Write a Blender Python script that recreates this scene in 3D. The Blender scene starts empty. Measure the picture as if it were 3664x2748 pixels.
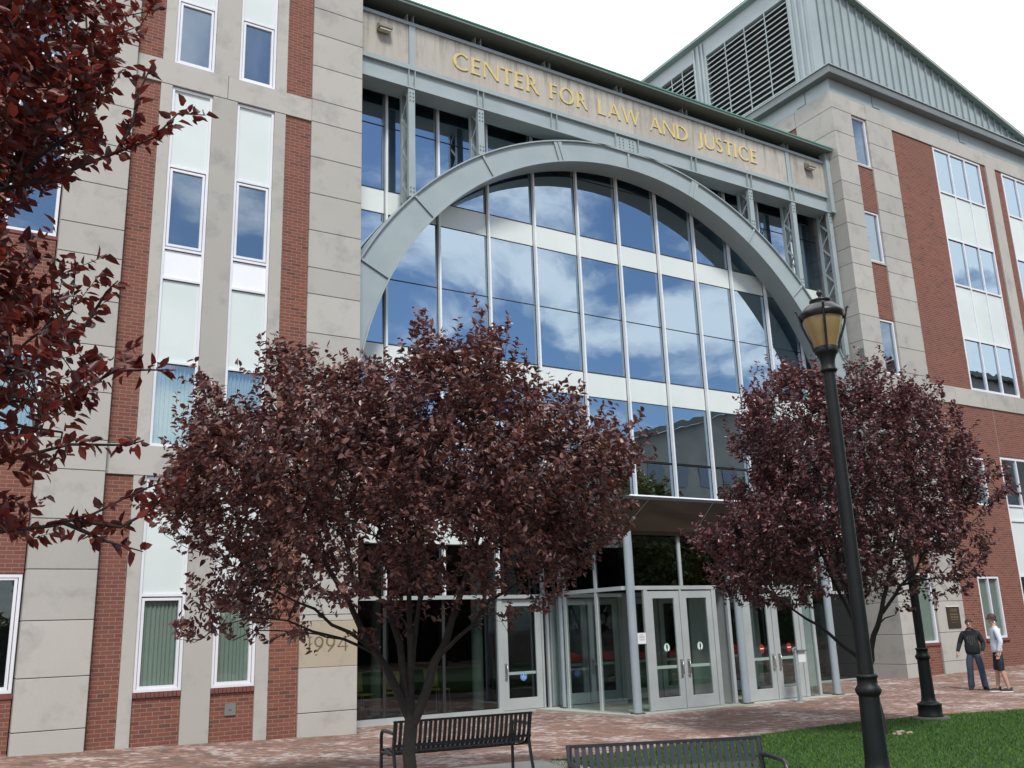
import bpy, bmesh, math, random
import numpy as np
from mathutils import Vector, Matrix
random.seed(7)
S = bpy.context.scene
COL = S.collection
# ------------------------------------------------------------------ camera
YAW, PIT, ROL, FPX = math.radians(32.2), math.radians(14.7), math.radians(-1.945), 3343.0
cy, sy, cp, sp = math.cos(YAW), math.sin(YAW), math.cos(PIT), math.sin(PIT)
fwd = Vector((sy*cp, cy*cp, sp)); r0 = Vector((cy, -sy, 0)); u0 = r0.cross(fwd)
rt = math.cos(ROL)*r0 + math.sin(ROL)*u0; up = -math.sin(ROL)*r0 + math.cos(ROL)*u0
cam_d = bpy.data.cameras.new('camera'); cam = bpy.data.objects.new('camera', cam_d); COL.objects.link(cam)
M3 = Matrix((rt, up, -fwd)).transposed()
cam.matrix_world = Matrix.Translation((0, 0, 1.75)) @ M3.to_4x4()
cam_d.sensor_width = 36; cam_d.lens = FPX/3664*36; cam_d.clip_start = .05; cam_d.clip_end = 3000
S.camera = cam
# ------------------------------------------------------------------ world and sun
W = bpy.data.worlds.new('World'); S.world = W; W.use_nodes = True
nt = W.node_tree; nt.nodes.clear()
def N(t, typ, **k):
    n = t.nodes.new(typ)
    for a, b in k.items(): setattr(n, a, b)
    return n
SUN_EL, SUN_AZ = math.radians(52), math.radians(200)     # azimuth clockwise from +Y
out = N(nt, 'ShaderNodeOutputWorld'); sky = N(nt, 'ShaderNodeTexSky', sky_type='NISHITA')
sky.sun_disc = False; sky.sun_elevation = SUN_EL; sky.sun_rotation = SUN_AZ
sky.air_density = 1.0; sky.dust_density = .4; sky.ozone_density = 3.0
bs = N(nt, 'ShaderNodeBackground'); bs.inputs[1].default_value = .07; nt.links.new(sky.outputs[0], bs.inputs[0])
bc = N(nt, 'ShaderNodeBackground'); bc.inputs[0].default_value = (.93, .965, 1, 1)
tc = N(nt, 'ShaderNodeTexCoord'); sx = N(nt, 'ShaderNodeSeparateXYZ'); nt.links.new(tc.outputs['Generated'], sx.inputs[0])
def mth(t, op, a, b=None, c=None, clamp=False):
    n = N(t, 'ShaderNodeMath', operation=op); n.use_clamp = clamp
    for i, v in enumerate((a, b, c)):
        if v is None: continue
        if isinstance(v, (int, float)): n.inputs[i].default_value = v
        else: t.links.new(v, n.inputs[i])
    return n.outputs[0]
# clouds lie on a flat layer: direction / (z + .18)
zz = mth(nt, 'ADD', mth(nt, 'MAXIMUM', sx.outputs[2], 0), .16)
cx = mth(nt, 'DIVIDE', sx.outputs[0], zz); cyy = mth(nt, 'DIVIDE', sx.outputs[1], zz)
cb = N(nt, 'ShaderNodeCombineXYZ'); nt.links.new(cx, cb.inputs[0]); nt.links.new(cyy, cb.inputs[1])
no = N(nt, 'ShaderNodeTexNoise'); no.inputs['Scale'].default_value = 1.7; no.inputs['Detail'].default_value = 8; no.inputs['Roughness'].default_value = .58
no.inputs['Distortion'].default_value = .5
nt.links.new(cb.outputs[0], no.inputs['Vector'])
front = mth(nt, 'MULTIPLY_ADD', sx.outputs[1], 3.0, .25, clamp=True)     # the overcast bank stands over the building side
low = mth(nt, 'MULTIPLY_ADD', sx.outputs[2], -2.2, .62, clamp=True)
dens = mth(nt, 'ADD', no.outputs[0], mth(nt, 'ADD', mth(nt, 'MULTIPLY', front, .6), mth(nt, 'ADD', mth(nt, 'MULTIPLY', low, .14), mth(nt, 'MULTIPLY', mth(nt, 'MULTIPLY_ADD', sx.outputs[0], 6, -4.1, clamp=True), .16))))
rm = N(nt, 'ShaderNodeMapRange', interpolation_type='SMOOTHSTEP'); rm.inputs[1].default_value = .47; rm.inputs[2].default_value = .64
nt.links.new(dens, rm.inputs[0])
nt.links.new(mth(nt, 'MULTIPLY_ADD', front, .45, .72), bc.inputs[1])
mx = N(nt, 'ShaderNodeMixShader'); nt.links.new(rm.outputs[0], mx.inputs[0]); nt.links.new(bs.outputs[0], mx.inputs[1]); nt.links.new(bc.outputs[0], mx.inputs[2])
nt.links.new(mx.outputs[0], out.inputs[0])
sd = bpy.data.lights.new('sun', 'SUN'); sd.energy = 2.0; sd.angle = math.radians(14); sd.color = (1, .95, .88)
so = bpy.data.objects.new('sun', sd); COL.objects.link(so)
dirv = Vector((math.sin(SUN_AZ)*math.cos(SUN_EL), math.cos(SUN_AZ)*math.cos(SUN_EL), math.sin(SUN_EL)))
so.rotation_euler = dirv.to_track_quat('Z', 'Y').to_euler(); so.location = (0, -10, 40)
S.view_settings.view_transform = 'Standard'; S.view_settings.look = 'None'; S.view_settings.exposure = .9; S.view_settings.gamma = 1
S.cycles.max_bounces = 8; S.cycles.transparent_max_bounces = 16

# ------------------------------------------------------------------ helpers
def tag(o, label=None, cat=None, group=None, kind=None):
    if label: o['label'] = label
    if cat: o['category'] = cat
    if group: o['group'] = group
    if kind: o['kind'] = kind
    return o
def empty(name, loc=(0, 0, 0), rz=0, parent=None):
    o = bpy.data.objects.new(name, None); COL.objects.link(o); o.location = loc; o.rotation_euler = (0, 0, rz)
    o.empty_display_size = .2
    if parent: o.parent = parent
    return o
class MB:
    def __init__(s): s.v = []; s.f = []; s.sm = []
    def add(s, vs, fs, smooth=False):
        b = len(s.v); s.v += [tuple(q) for q in vs]; s.f += [tuple(i+b for i in f) for f in fs]; s.sm += [smooth]*len(fs); return s
    def box(s, x0, x1, y0, y1, z0, z1):
        return s.add([(x0, y0, z0), (x1, y0, z0), (x1, y1, z0), (x0, y1, z0), (x0, y0, z1), (x1, y0, z1), (x1, y1, z1), (x0, y1, z1)],
                     [(0, 3, 2, 1), (4, 5, 6, 7), (0, 1, 5, 4), (1, 2, 6, 5), (2, 3, 7, 6), (3, 0, 4, 7)])
    def obox(s, c, ax, hs):    # oriented box: centre, three unit axes, half sizes
        c = Vector(c); A = [Vector(a)*h for a, h in zip(ax, hs)]
        P = [c+i*A[0]+j*A[1]+k*A[2] for k in (-1, 1) for j in (-1, 1) for i in (-1, 1)]
        return s.add(P, [(0, 2, 3, 1), (4, 5, 7, 6), (0, 1, 5, 4), (1, 3, 7, 5), (3, 2, 6, 7), (2, 0, 4, 6)])
    def bar(s, a, b, w, h, ref=(0, 0, 1)):
        a = Vector(a); b = Vector(b); d = (b-a); L = d.length; d.normalize(); r = Vector(ref)
        sd_ = d.cross(r)
        if sd_.length < 1e-4: sd_ = d.cross(Vector((1, 0, 0)))
        sd_.normalize(); u_ = sd_.cross(d)
        return s.obox((a+b)/2, (d, sd_, u_), (L/2, w/2, h/2))
    def tube(s, pts, rad, n=8, cap=True, smooth=True):
        pts = [Vector(p) for p in pts]; rad = [float(q) for q in (rad if hasattr(rad, '__len__') else [rad]*len(pts))]
        rings = []; prev = None
        for i, p in enumerate(pts):
            d = (pts[min(i+1, len(pts)-1)]-pts[max(i-1, 0)]).normalized()
            if prev is None:
                a = d.cross(Vector((0, 0, 1)));
                if a.length < .05: a = d.cross(Vector((1, 0, 0)))
            else: a = prev - d*prev.dot(d)
            a.normalize(); prev = a; b = d.cross(a)
            rings.append([p + rad[i]*(math.cos(2*math.pi*k/n)*a + math.sin(2*math.pi*k/n)*b) for k in range(n)])
        vs = [q for r in rings for q in r]; fs = []
        for i in range(len(pts)-1):
            for k in range(n): fs.append((i*n+k, i*n+(k+1) % n, (i+1)*n+(k+1) % n, (i+1)*n+k))
        s.add(vs, fs, smooth)
        if cap: s.add(rings[0], [tuple(range(n))]); s.add(rings[-1], [tuple(reversed(range(n)))])
        return s
    def lathe(s, prof, n=24, c=(0, 0, 0), smooth=True, fl=None):
        vs = []; fs = []
        for r, z in prof:
            for k in range(n):
                a = 2*math.pi*k/n; rr = r
                if fl: rr = r*(1-fl*(.5+.5*math.cos(a*n/2)))
                vs.append((c[0]+rr*math.cos(a), c[1]+rr*math.sin(a), c[2]+z))
        for i in range(len(prof)-1):
            for k in range(n): fs.append((i*n+k, i*n+(k+1) % n, (i+1)*n+(k+1) % n, (i+1)*n+k))
        return s.add(vs, fs, smooth)
    def prism(s, poly, y0, y1):   # poly in (x,z), extruded in y
        n = len(poly)
        return s.add([(x, y0, z) for x, z in poly]+[(x, y1, z) for x, z in poly],
                     [tuple(range(n)), tuple(reversed(range(n, 2*n)))]+[(i, i+n, (i+1) % n+n, (i+1) % n) for i in range(n)])
    def build(s, name, mat, parent=None, bevel=0):
        me = bpy.data.meshes.new(name); me.from_pydata(s.v, [], s.f)
        me.polygons.foreach_set('use_smooth', s.sm); me.materials.append(mat)
        bm = bmesh.new(); bm.from_mesh(me); bmesh.ops.recalc_face_normals(bm, faces=bm.faces)
        bm.to_mesh(me); bm.free(); me.update()
        o = bpy.data.objects.new(name, me); COL.objects.link(o)
        if parent: o.parent = parent
        if bevel:
            b = o.modifiers.new('bevel', 'BEVEL'); b.width = bevel; b.segments = 1; b.limit_method = 'ANGLE'
        return o
def copy_tree(o, parent=None):
    c = o.copy(); COL.objects.link(c)
    if parent: c.parent = parent
    for ch in o.children: copy_tree(ch, c)
    return c

# ------------------------------------------------------------------ materials
def mat(name, col=(.5, .5, .5), rough=.6, metal=0, spec=.5):
    m = bpy.data.materials.new(name); m.use_nodes = True; p = m.node_tree.nodes['Principled BSDF']
    p.inputs['Base Color'].default_value = (*col, 1); p.inputs['Roughness'].default_value = rough
    p.inputs['Metallic'].default_value = metal; p.inputs['Specular IOR Level'].default_value = spec
    return m
def noise(t, scale, detail=4, vec=None, rough=.55, dist=0):
    n = N(t, 'ShaderNodeTexNoise'); n.inputs['Scale'].default_value = scale; n.inputs['Detail'].default_value = detail
    n.inputs['Roughness'].default_value = rough; n.inputs['Distortion'].default_value = dist
    if vec is not None: t.links.new(vec, n.inputs['Vector'])
    return n.outputs[0]
def ramp(t, fac, stops):
    r = N(t, 'ShaderNodeValToRGB'); e = r.color_ramp.elements
    while len(e) < len(stops): e.new(.5)
    for el, (p, c) in zip(e, stops): el.position = p; el.color = (*c, 1)
    t.links.new(fac, r.inputs[0]); return r.outputs[0]
def mixc(t, fac, a, b, mode='MIX'):
    n = N(t, 'ShaderNodeMix', data_type='RGBA', blend_type=mode)
    for i, v in ((0, fac), (6, a), (7, b)):
        if isinstance(v, (int, float)): n.inputs[i].default_value = v
        elif isinstance(v, tuple): n.inputs[i].default_value = (*v, 1)
        else: t.links.new(v, n.inputs[i])
    return n.outputs[2]
def wallvec(t):   # world position laid flat on any upright wall: (x+y, z, 0)
    g = N(t, 'ShaderNodeNewGeometry'); s_ = N(t, 'ShaderNodeSeparateXYZ'); t.links.new(g.outputs['Position'], s_.inputs[0])
    c = N(t, 'ShaderNodeCombineXYZ'); t.links.new(mth(t, 'ADD', s_.outputs[0], s_.outputs[1]), c.inputs[0]); t.links.new(s_.outputs[2], c.inputs[1])
    return c.outputs[0], g.outputs['Position'], s_
def bump(t, h, strength=.3, dist=.01):
    b = N(t, 'ShaderNodeBump'); b.inputs['Strength'].default_value = strength; b.inputs['Distance'].default_value = dist
    t.links.new(h, b.inputs['Height']); t.links.new(b.outputs[0], t.nodes['Principled BSDF'].inputs['Normal'])
def noisy(name, a, b, scale=3, rough=.7, detail=5, metal=0, bmp=0, spec=.5):
    m = mat(name, a, rough, metal, spec); t = m.node_tree; g = N(t, 'ShaderNodeNewGeometry')
    f = noise(t, scale, detail, g.outputs['Position'])
    t.links.new(ramp(t, f, [(.3, a), (.7, b)]), t.nodes['Principled BSDF'].inputs['Base Color'])
    if bmp: bump(t, noise(t, scale*12, 3, g.outputs['Position']), bmp, .004)
    return m
def brick_mat():
    m = mat('brick', rough=.85, spec=.25); t = m.node_tree; P = t.nodes['Principled BSDF']
    v, pos, s_ = wallvec(t)
    b = N(t, 'ShaderNodeTexBrick'); t.links.new(v, b.inputs['Vector'])
    b.inputs['Scale'].default_value = 1; b.inputs['Brick Width'].default_value = .203; b.inputs['Row Height'].default_value = .0677
    b.inputs['Mortar Size'].default_value = .0055; b.inputs['Mortar Smooth'].default_value = .2; b.inputs['Bias'].default_value = 0
    b.inputs['Color1'].default_value = (0, 0, 0, 1); b.inputs['Color2'].default_value = (1, 1, 1, 1); b.inputs['Mortar'].default_value = (.5, .5, .5, 1)
    c = ramp(t, b.outputs['Color'], [(0, (.045, .03, .026)), (.10, (.09, .045, .035)), (.14, (.165, .056, .036)), (.5, (.21, .07, .043)), (1, (.27, .098, .06))])
    c = mixc(t, noise(t, .5, 3, pos), c, (.15, .06, .05), 'MIX'); 
    n2 = noise(t, 1.1, 4, pos); c = mixc(t, mth(t, 'MULTIPLY', n2, .35), c, (.26, .1, .07))
    c = mixc(t, b.outputs['Fac'], c, (.26, .2, .165))
    t.links.new(c, P.inputs['Base Color'])
    bump(t, mth(t, 'SUBTRACT', mth(t, 'MULTIPLY', noise(t, 60, 3, pos), .3), b.outputs['Fac']), .6, .006)
    return m
def stone_mat(name, a, b, streak=0):
    m = mat(name, a, .82, spec=.2); t = m.node_tree; P = t.nodes['Principled BSDF']
    v, pos, s_ = wallvec(t)
    c = mixc(t, noise(t, .9, 5, pos, .6), a, b)
    bl = N(t, 'ShaderNodeMapRange'); bl.inputs[1].default_value = .52; bl.inputs[2].default_value = .70; t.links.new(noise(t, 1.7, 4, pos, .65), bl.inputs[0])
    c = mixc(t, mth(t, 'MULTIPLY', bl.outputs[0], .42), c, (.23, .23, .225))
    c = mixc(t, mth(t, 'MULTIPLY', noise(t, 90, 2, pos), .22), c, (.12, .11, .1))
    if streak:      # rain streaks running down from the coping
        mp = N(t, 'ShaderNodeMapping'); mp.inputs['Scale'].default_value = (9, .55, 1); t.links.new(v, mp.inputs[0])
        st = N(t, 'ShaderNodeMapRange'); st.inputs[1].default_value = .47; st.inputs[2].default_value = .7; t.links.new(noise(t, 1.0, 6, mp.outputs[0], .7), st.inputs[0])
        top = N(t, 'ShaderNodeMapRange'); top.inputs[1].default_value = 14.9; top.inputs[2].default_value = 15.85; t.links.new(s_.outputs[2], top.inputs[0])
        c = mixc(t, mth(t, 'MULTIPLY', mth(t, 'MULTIPLY', st.outputs[0], mth(t, 'MULTIPLY_ADD', top.outputs[0], .8, .25)), .75), c, (.11, .1, .085))
    gi = N(t, 'ShaderNodeNewGeometry'); hs = N(t, 'ShaderNodeHueSaturation'); t.links.new(mth(t, 'MULTIPLY_ADD', gi.outputs['Random Per Island'], .16, .92), hs.inputs['Value']); t.links.new(c, hs.inputs['Color'])
    t.links.new(hs.outputs[0], P.inputs['Base Color']); bump(t, noise(t, 45, 5, pos), .25, .005)
    return m
def glass_mat(name, refl, tint, rcol=(.86, .93, 1), wav=.0):
    m = bpy.data.materials.new(name); m.use_nodes = True; t = m.node_tree; t.nodes.clear()
    o = N(t, 'ShaderNodeOutputMaterial'); g = N(t, 'ShaderNodeBsdfGlossy'); g.inputs['Roughness'].default_value = .0; g.inputs['Color'].default_value = (*rcol, 1)
    tr = N(t, 'ShaderNodeBsdfTransparent'); tr.inputs[0].default_value = (*tint, 1)
    f = N(t, 'ShaderNodeLayerWeight'); f.inputs['Blend'].default_value = .5      # facing term, same from both sides of the pane
    sch = mth(t, 'MULTIPLY_ADD', mth(t, 'POWER', f.outputs['Facing'], 5.0), .96, .035)
    fac = mth(t, 'ADD', mth(t, 'MULTIPLY', sch, 1-refl), refl, clamp=True)
    if wav:
        ge = N(t, 'ShaderNodeNewGeometry'); b = N(t, 'ShaderNodeBump'); b.inputs['Strength'].default_value = wav; b.inputs['Distance'].default_value = .02
        t.links.new(noise(t, .9, 2, ge.outputs['Position']), b.inputs['Height']); t.links.new(b.outputs[0], g.inputs['Normal'])
    mxx = N(t, 'ShaderNodeMixShader'); t.links.new(fac, mxx.inputs[0]); t.links.new(tr.outputs[0], mxx.inputs[1]); t.links.new(g.outputs[0], mxx.inputs[2]); t.links.new(mxx.outputs[0], o.inputs[0])
    return m
BRICK = brick_mat()
STONE = stone_mat('limestone', (.41, .40, .365), (.485, .475, .44))
STONE_S = stone_mat('weathered_limestone', (.41, .39, .34), (.49, .47, .42), 1)
STONE_T = stone_mat('tan_limestone', (.38, .335, .25), (.45, .395, .30))
JOINT = mat('dark_joint', (.06, .055, .05), .9)  # dark backing in stone joints, header core and behind louvres
STEEL = noisy('painted_steel', (.285, .345, .355), (.335, .395, .405), 1.3, .42)
STEEL_D = noisy('roof_edge_paint', (.12, .155, .145), (.15, .185, .175), 1.5, .5)
WHITE_F = noisy('window_white', (.66, .68, .72), (.76, .78, .82), 1.2, .4)
PANEL = noisy('spandrel_white', (.58, .655, .64), (.66, .73, .71), .8, .35)
PANEL_W = noisy('panel_bright_white', (.76, .79, .84), (.84, .86, .89), .8, .4)
ALU = noisy('door_aluminium', (.40, .44, .44), (.47, .51, .51), 2, .38, metal=.15)
ALU_L = noisy('mullion_aluminium', (.72, .76, .77), (.80, .83, .84), 2, .35, metal=.1)
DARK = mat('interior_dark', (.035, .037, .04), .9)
INT_W = mat('interior_wall', (.16, .15, .14), .9)
INT_C = mat('interior_column', (.34, .38, .34), .8)
GASKET = mat('black_gasket', (.02, .02, .02), .7)
BRONZE = noisy('canopy_shaded_bronze', (.014, .010, .008), (.021, .016, .012), .9, 1.0, spec=0)
GLASS = glass_mat('coated_glass', .54, (.26, .30, .32), (.70, .86, 1), wav=.12)
GLASS_W = glass_mat('window_glass', .27, (.72, .76, .78), (.78, .9, 1), wav=.1)
GLASS_L = glass_mat('low_window_glass', .02, (.92, .95, .95), wav=.08)
GLASS_M = glass_mat('curtained_window_glass', .15, (.9, .93, .94), (.78, .9, 1), wav=.1)
GLASS_C = glass_mat('clear_glass', .04, (.86, .91, .89))
GLASS_D = glass_mat('storefront_glass', .07, (.28, .33, .33))
GLASS_U = glass_mat('upper_storefront_glass', .2, (.3, .36, .36))
GOLD = mat('gilt', (.85, .66, .27), .35, .55); GOLD_D = mat('gilt_cut_shade', (.20, .145, .07), .6, .2)
BLACK = noisy('black_paint', (.006, .0065, .007), (.011, .012, .012), 6, .38, bmp=.1)
BLACKG = noisy('green_black_iron', (.004, .006, .007), (.008, .0105, .011), 5, .55, bmp=.15, spec=.3)
BENCH_M = mat('bench_black_enamel', (.022, .024, .03), .36)
CONC = noisy('concrete_pad', (.33, .33, .28), (.43, .43, .37), 2.5, .9, bmp=.3)
RED = mat('red_print', (.45, .015, .012), .5); PAPER = mat('paper', (.75, .76, .78), .7); BLUE = mat('blue_print', (.06, .22, .55), .5)
INK = mat('black_ink', (.01, .01, .01), .6)
CURT = noisy('teal_curtain', (.42, .52, .48), (.50, .60, .56), .6, .85)
CURT_B = noisy('light_blind', (.20, .25, .20), (.26, .31, .26), .6, .85)
STEEL_R = noisy('brushed_steel', (.35, .36, .37), (.45, .46, .47), 8, .3, metal=.8)

# ------------------------------------------------------------------ ground
def gz(x, y):    # the brick plaza falls a few centimetres towards the doors
    t = min(1, max(0, (y-14.2)/3.0)); t = t*t*(3-2*t)
    xs = [-60, 1.6, 4, 7, 11, 15, 20, 24, 30, 36, 60]; zs = [.12, .12, .05, -.03, -.03, 0, .05, .09, .2, .30, .34]
    for i in range(len(xs)-1):
        if xs[i] <= x <= xs[i+1]: return t*(zs[i]+(zs[i+1]-zs[i])*(x-xs[i])/(xs[i+1]-xs[i]))
    return 0
def paver_mat():
    m = mat('brick_paving', rough=.9, spec=.2); t = m.node_tree; P = t.nodes['Principled BSDF']
    g = N(t, 'ShaderNodeNewGeometry'); pos = g.outputs['Position']
    mp = N(t, 'ShaderNodeMapping'); mp.inputs['Rotation'].default_value = (0, 0, math.radians(45)); t.links.new(pos, mp.inputs[0])
    b = N(t, 'ShaderNodeTexBrick'); t.links.new(mp.outputs[0], b.inputs['Vector']); b.inputs['Scale'].default_value = 1
    b.inputs['Brick Width'].default_value = .2; b.inputs['Row Height'].default_value = .1; b.inputs['Mortar Size'].default_value = .003; b.inputs['Bias'].default_value = 0
    b.inputs['Color1'].default_value = (0, 0, 0, 1); b.inputs['Color2'].default_value = (1, 1, 1, 1); b.inputs['Mortar'].default_value = (.5, .5, .5, 1)
    c = ramp(t, b.outputs['Color'], [(0, (.12, .085, .075)), (.35, (.20, .118, .09)), (.7, (.275, .145, .105)), (1, (.31, .19, .145))])
    c = mixc(t, mth(t, 'MULTIPLY', noise(t, .45, 4, pos), .55), c, (.19, .14, .12))
    # white lime bloom and worn patches on single bricks
    ef = N(t, 'ShaderNodeMapRange'); ef.inputs[1].default_value = .55; ef.inputs[2].default_value = .67; ef.inputs[4].default_value = 1
    n1 = noise(t, 1.0, 5, pos, .62); n2 = noise(t, 6.5, 3, mp.outputs[0], .6)
    t.links.new(mth(t, 'ADD', mth(t, 'MULTIPLY', n1, .55), mth(t, 'MULTIPLY', n2, .55)), ef.inputs[0])
    c = mixc(t, mth(t, 'MULTIPLY', ef.outputs[0], .75), c, (.56, .50, .47))
    dk = N(t, 'ShaderNodeMapRange'); dk.inputs[1].default_value = .55; dk.inputs[2].default_value = .75; t.links.new(noise(t, 2.3, 5, pos, .6), dk.inputs[0])
    c = mixc(t, mth(t, 'MULTIPLY', dk.outputs[0], .5), c, (.12, .085, .08))
    c = mixc(t, mth(t, 'MULTIPLY', b.outputs['Fac'], .7), c, (.07, .055, .045))
    t.links.new(c, P.inputs['Base Color']); bump(t, mth(t, 'SUBTRACT', mth(t, 'MULTIPLY', n2, .4), b.outputs['Fac']), .5, .004)
    return m
PAVE = paver_mat()
xs = [-900, -200, -60, -20]+[i*.5-10 for i in range(0, 140)]+[62, 75, 120, 300, 900]; ys = [-900, -200, -60, -20]+[i*.5 for i in range(0, 60)]+[32, 45, 80, 200, 900]
g = MB(); nx = len(xs)
g.add([(x, y, gz(x, y) if y < 40 else gz(x, 39)) for y in ys for x in xs], [(j*nx+i, j*nx+i+1, (j+1)*nx+i+1, (j+1)*nx+i) for j in range(len(ys)-1) for i in range(nx-1)], True)
tag(g.build('ground', PAVE), kind='structure')
# lawn sheet
lawn_poly = [(7.42, 11.34), (9.0, 11.32), (11.2, 11.30), (12.8, 11.40), (14.2, 11.42), (15.8, 11.15), (17.6, 10.55), (21, 9.2), (26, 6.5), (30, 2.5), (32, -6), (5.0, -6), (5.6, 2.0), (6.4, 7.0), (7.0, 9.5)]
LAWN = mat('lawn_soil', (.012, .03, .008), .95); t_ = LAWN.node_tree; gg = N(t_, 'ShaderNodeNewGeometry')
t_.links.new(ramp(t_, noise(t_, 9, 5, gg.outputs['Position']), [(.3, (.01, .035, .006)), (.7, (.022, .06, .01))]), t_.nodes['Principled BSDF'].inputs['Base Color'])
bml = bmesh.new(); vs_ = [bml.verts.new((x, y, .008)) for x, y in lawn_poly]; bml.faces.new(vs_); ml = bpy.data.meshes.new('lawn'); bml.to_mesh(ml); bml.free(); ml.materials.append(LAWN)
tag(link := bpy.data.objects.new('lawn', ml), kind='structure'); COL.objects.link(link)
def inpoly(P, x, y):
    n = len(P); r = np.zeros(len(x), bool); j = n-1
    for i in range(n):
        xi, yi = P[i]; xj, yj = P[j]
        r ^= ((yi > y) != (yj > y)) & (x < (xj-xi)*(y-yi)/((yj-yi) if yj != yi else 1e-9)+xi); j = i
    return r
rng = np.random.default_rng(5)
def quads_obj(name, V, nq, m, parent=None, nv=4):
    me = bpy.data.meshes.new(name); n = len(V)//nv
    me.vertices.add(len(V)); me.vertices.foreach_set('co', V.astype(np.float32).ravel())
    return me
def mesh_np(name, V, F, m, parent=None, smooth=False):
    me = bpy.data.meshes.new(name); V = np.asarray(V, np.float32); F = np.asarray(F, np.int32); k = F.shape[1]
    me.vertices.add(len(V)); me.vertices.foreach_set('co', V.ravel())
    me.loops.add(F.size); me.loops.foreach_set('vertex_index', F.ravel())
    me.polygons.add(len(F)); me.polygons.foreach_set('loop_start', np.arange(0, F.size, k, dtype=np.int32)); me.polygons.foreach_set('loop_total', np.full(len(F), k, np.int32))
    if smooth: me.polygons.foreach_set('use_smooth', np.ones(len(F), bool))
    me.materials.append(m); me.update(calc_edges=True)
    o = bpy.data.objects.new(name, me); COL.objects.link(o)
    if parent: o.parent = parent
    return o
# grass blades on the part of the lawn that shows
nb = 230000; gx = rng.uniform(6.6, 26, nb); gy = rng.uniform(3.5, 11.5, nb)
keep = inpoly(lawn_poly, gx, gy) & (gx > gy*.55) & (gx < gy*2.2+4); gx = gx[keep]; gy = gy[keep]; nb = len(gx)
ang = rng.uniform(0, 6.283, nb); h = rng.uniform(.022, .05, nb); ln = rng.normal(0, .018, (nb, 2)); wd = .004+.003*rng.random(nb)
V = np.zeros((nb, 3, 3)); V[:, 0] = np.c_[gx-wd*np.cos(ang), gy-wd*np.sin(ang), np.full(nb, .006)]; V[:, 1] = np.c_[gx+wd*np.cos(ang), gy+wd*np.sin(ang), np.full(nb, .006)]
V[:, 2] = np.c_[gx+ln[:, 0], gy+ln[:, 1], h]
GRASS = mat('grass_blade', (.04, .12, .015), .6, spec=.3); t_ = GRASS.node_tree; gg = N(t_, 'ShaderNodeNewGeometry')
cc = ramp(t_, gg.outputs['Random Per Island'], [(0, (.035, .095, .008)), (.55, (.065, .16, .012)), (1, (.10, .20, .022))])
cc = mixc(t_, mth(t_, 'MULTIPLY', noise(t_, .8, 3, gg.outputs['Position']), .6), cc, (.02, .06, .01))
t_.links.new(cc, t_.nodes['Principled BSDF'].inputs['Base Color'])
tag(mesh_np('grass', V.reshape(-1, 3), np.arange(nb*3).reshape(-1, 3), GRASS), 'short bright green lawn grass between the lamp posts and the brick plaza', 'grass', kind='stuff')
pad = MB(); pad.add([(x, y, z) for z in (-.05, .018) for x, y in ((4.2, 9.5), (7.25, 8.9), (7.62, 11.1), (7.35, 11.42), (4.5, 11.9))],
    [(5, 6, 7, 8, 9)]+[(i, (i+1) % 5, (i+1) % 5+5, i+5) for i in range(5)]); tag(pad.build('pavement', CONC), kind='structure')

# ------------------------------------------------------------------ the building
B = empty('university_building', (15.3, 17.2, 0)); B.location = (0, 0, 0)
tag(B, 'brick and limestone university building with a steel arch over its tall glass entrance wall', 'building')
YF = 17.2; YG = 18.45; YA = 17.65
JZ = [.45, 1.25, 2.13, 2.94, 3.76, 4.59, 5.12, 5.96, 6.80, 7.63, 8.46, 9.03, 9.85, 10.68, 11.52, 12.35, 12.88, 13.70, 14.50, 15.15, 16.0, 16.9, 17.74, 18.31]
def blocks(x0, x1, y0, y1, zs, z0=-.4, name='stone_pier', m=None, gap=.006):
    o = MB(); z = z0
    for q in list(zs):
        if q <= z0+.02: continue
        o.box(x0, x1, y0, y1, z+(gap if z > z0 else 0), q-gap); z = q
    ob = o.build(name, m or STONE, B, bevel=.006)
    MB().box(x0+.014, x1-.014, y0+.014, y1-.01, z0, z-.02).build('mortar', JOINT, ob)
    return ob
# ---- left wing
blocks(1.42, 2.48, 17.06, 18.2, JZ)
j6 = [z for z in JZ if not 1.3 < z < 2.2]
ob = blocks(6.03, 7.17, YF, 19.2, [.40, 1.19])
blocks(6.03, 7.17, YF, 19.2, [2.02], z0=1.19, name='date_stone', m=STONE_T)
blocks(6.03, 7.17, YF, 19.2, [z for z in JZ if z > 2.1], z0=2.02)
br = MB()
for x0, x1 in ((2.485, 2.965), (5.475, 6.025)):
    for z0, z1 in ((-.4, 4.575), (5.13, 12.345), (12.865, 18.3)): br.box(x0, x1, YF+.05, 18.2, z0, z1)
br.build('brick_wall', BRICK, B)
def band(x0, x1, z0, z1, y0=YF+.012, y1=17.9, name='stone_band', m=None):
    o = MB(); n = max(1, round((x1-x0)/1.75)); d = (x1-x0)/n
    for i in range(n): o.box(x0+i*d+(.005 if i else 0), x0+(i+1)*d-(.005 if i < n-1 else 0), y0, y1, z0, z1)
    return o.build(name, m or STONE, B, bevel=.005)
for z0, z1 in ((4.58, 5.115), (12.35, 12.86), (18.30, 18.9)): band(2.482, 6.028, z0, z1)
c = MB()
for x0, x1 in ((2.968, 3.185), (3.975, 4.465), (5.235, 5.472)):
    for z0, z1 in ((-.4, 4.577), (5.118, 12.347), (12.863, 18.298)): c.box(x0, x1, YF+.022, 17.8, z0, z1)
c.build('concrete_column', STONE, B, bevel=.005)
low = MB()
for x0, x1 in ((3.188, 3.972), (4.468, 5.232)): low.box(x0, x1, YF+.07, 17.8, -.4, .84)
low.build('brick_wall', BRICK, B)
SILLB = noisy('sill_brick', (.13, .045, .04), (.2, .07, .055), 9, .8)
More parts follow.
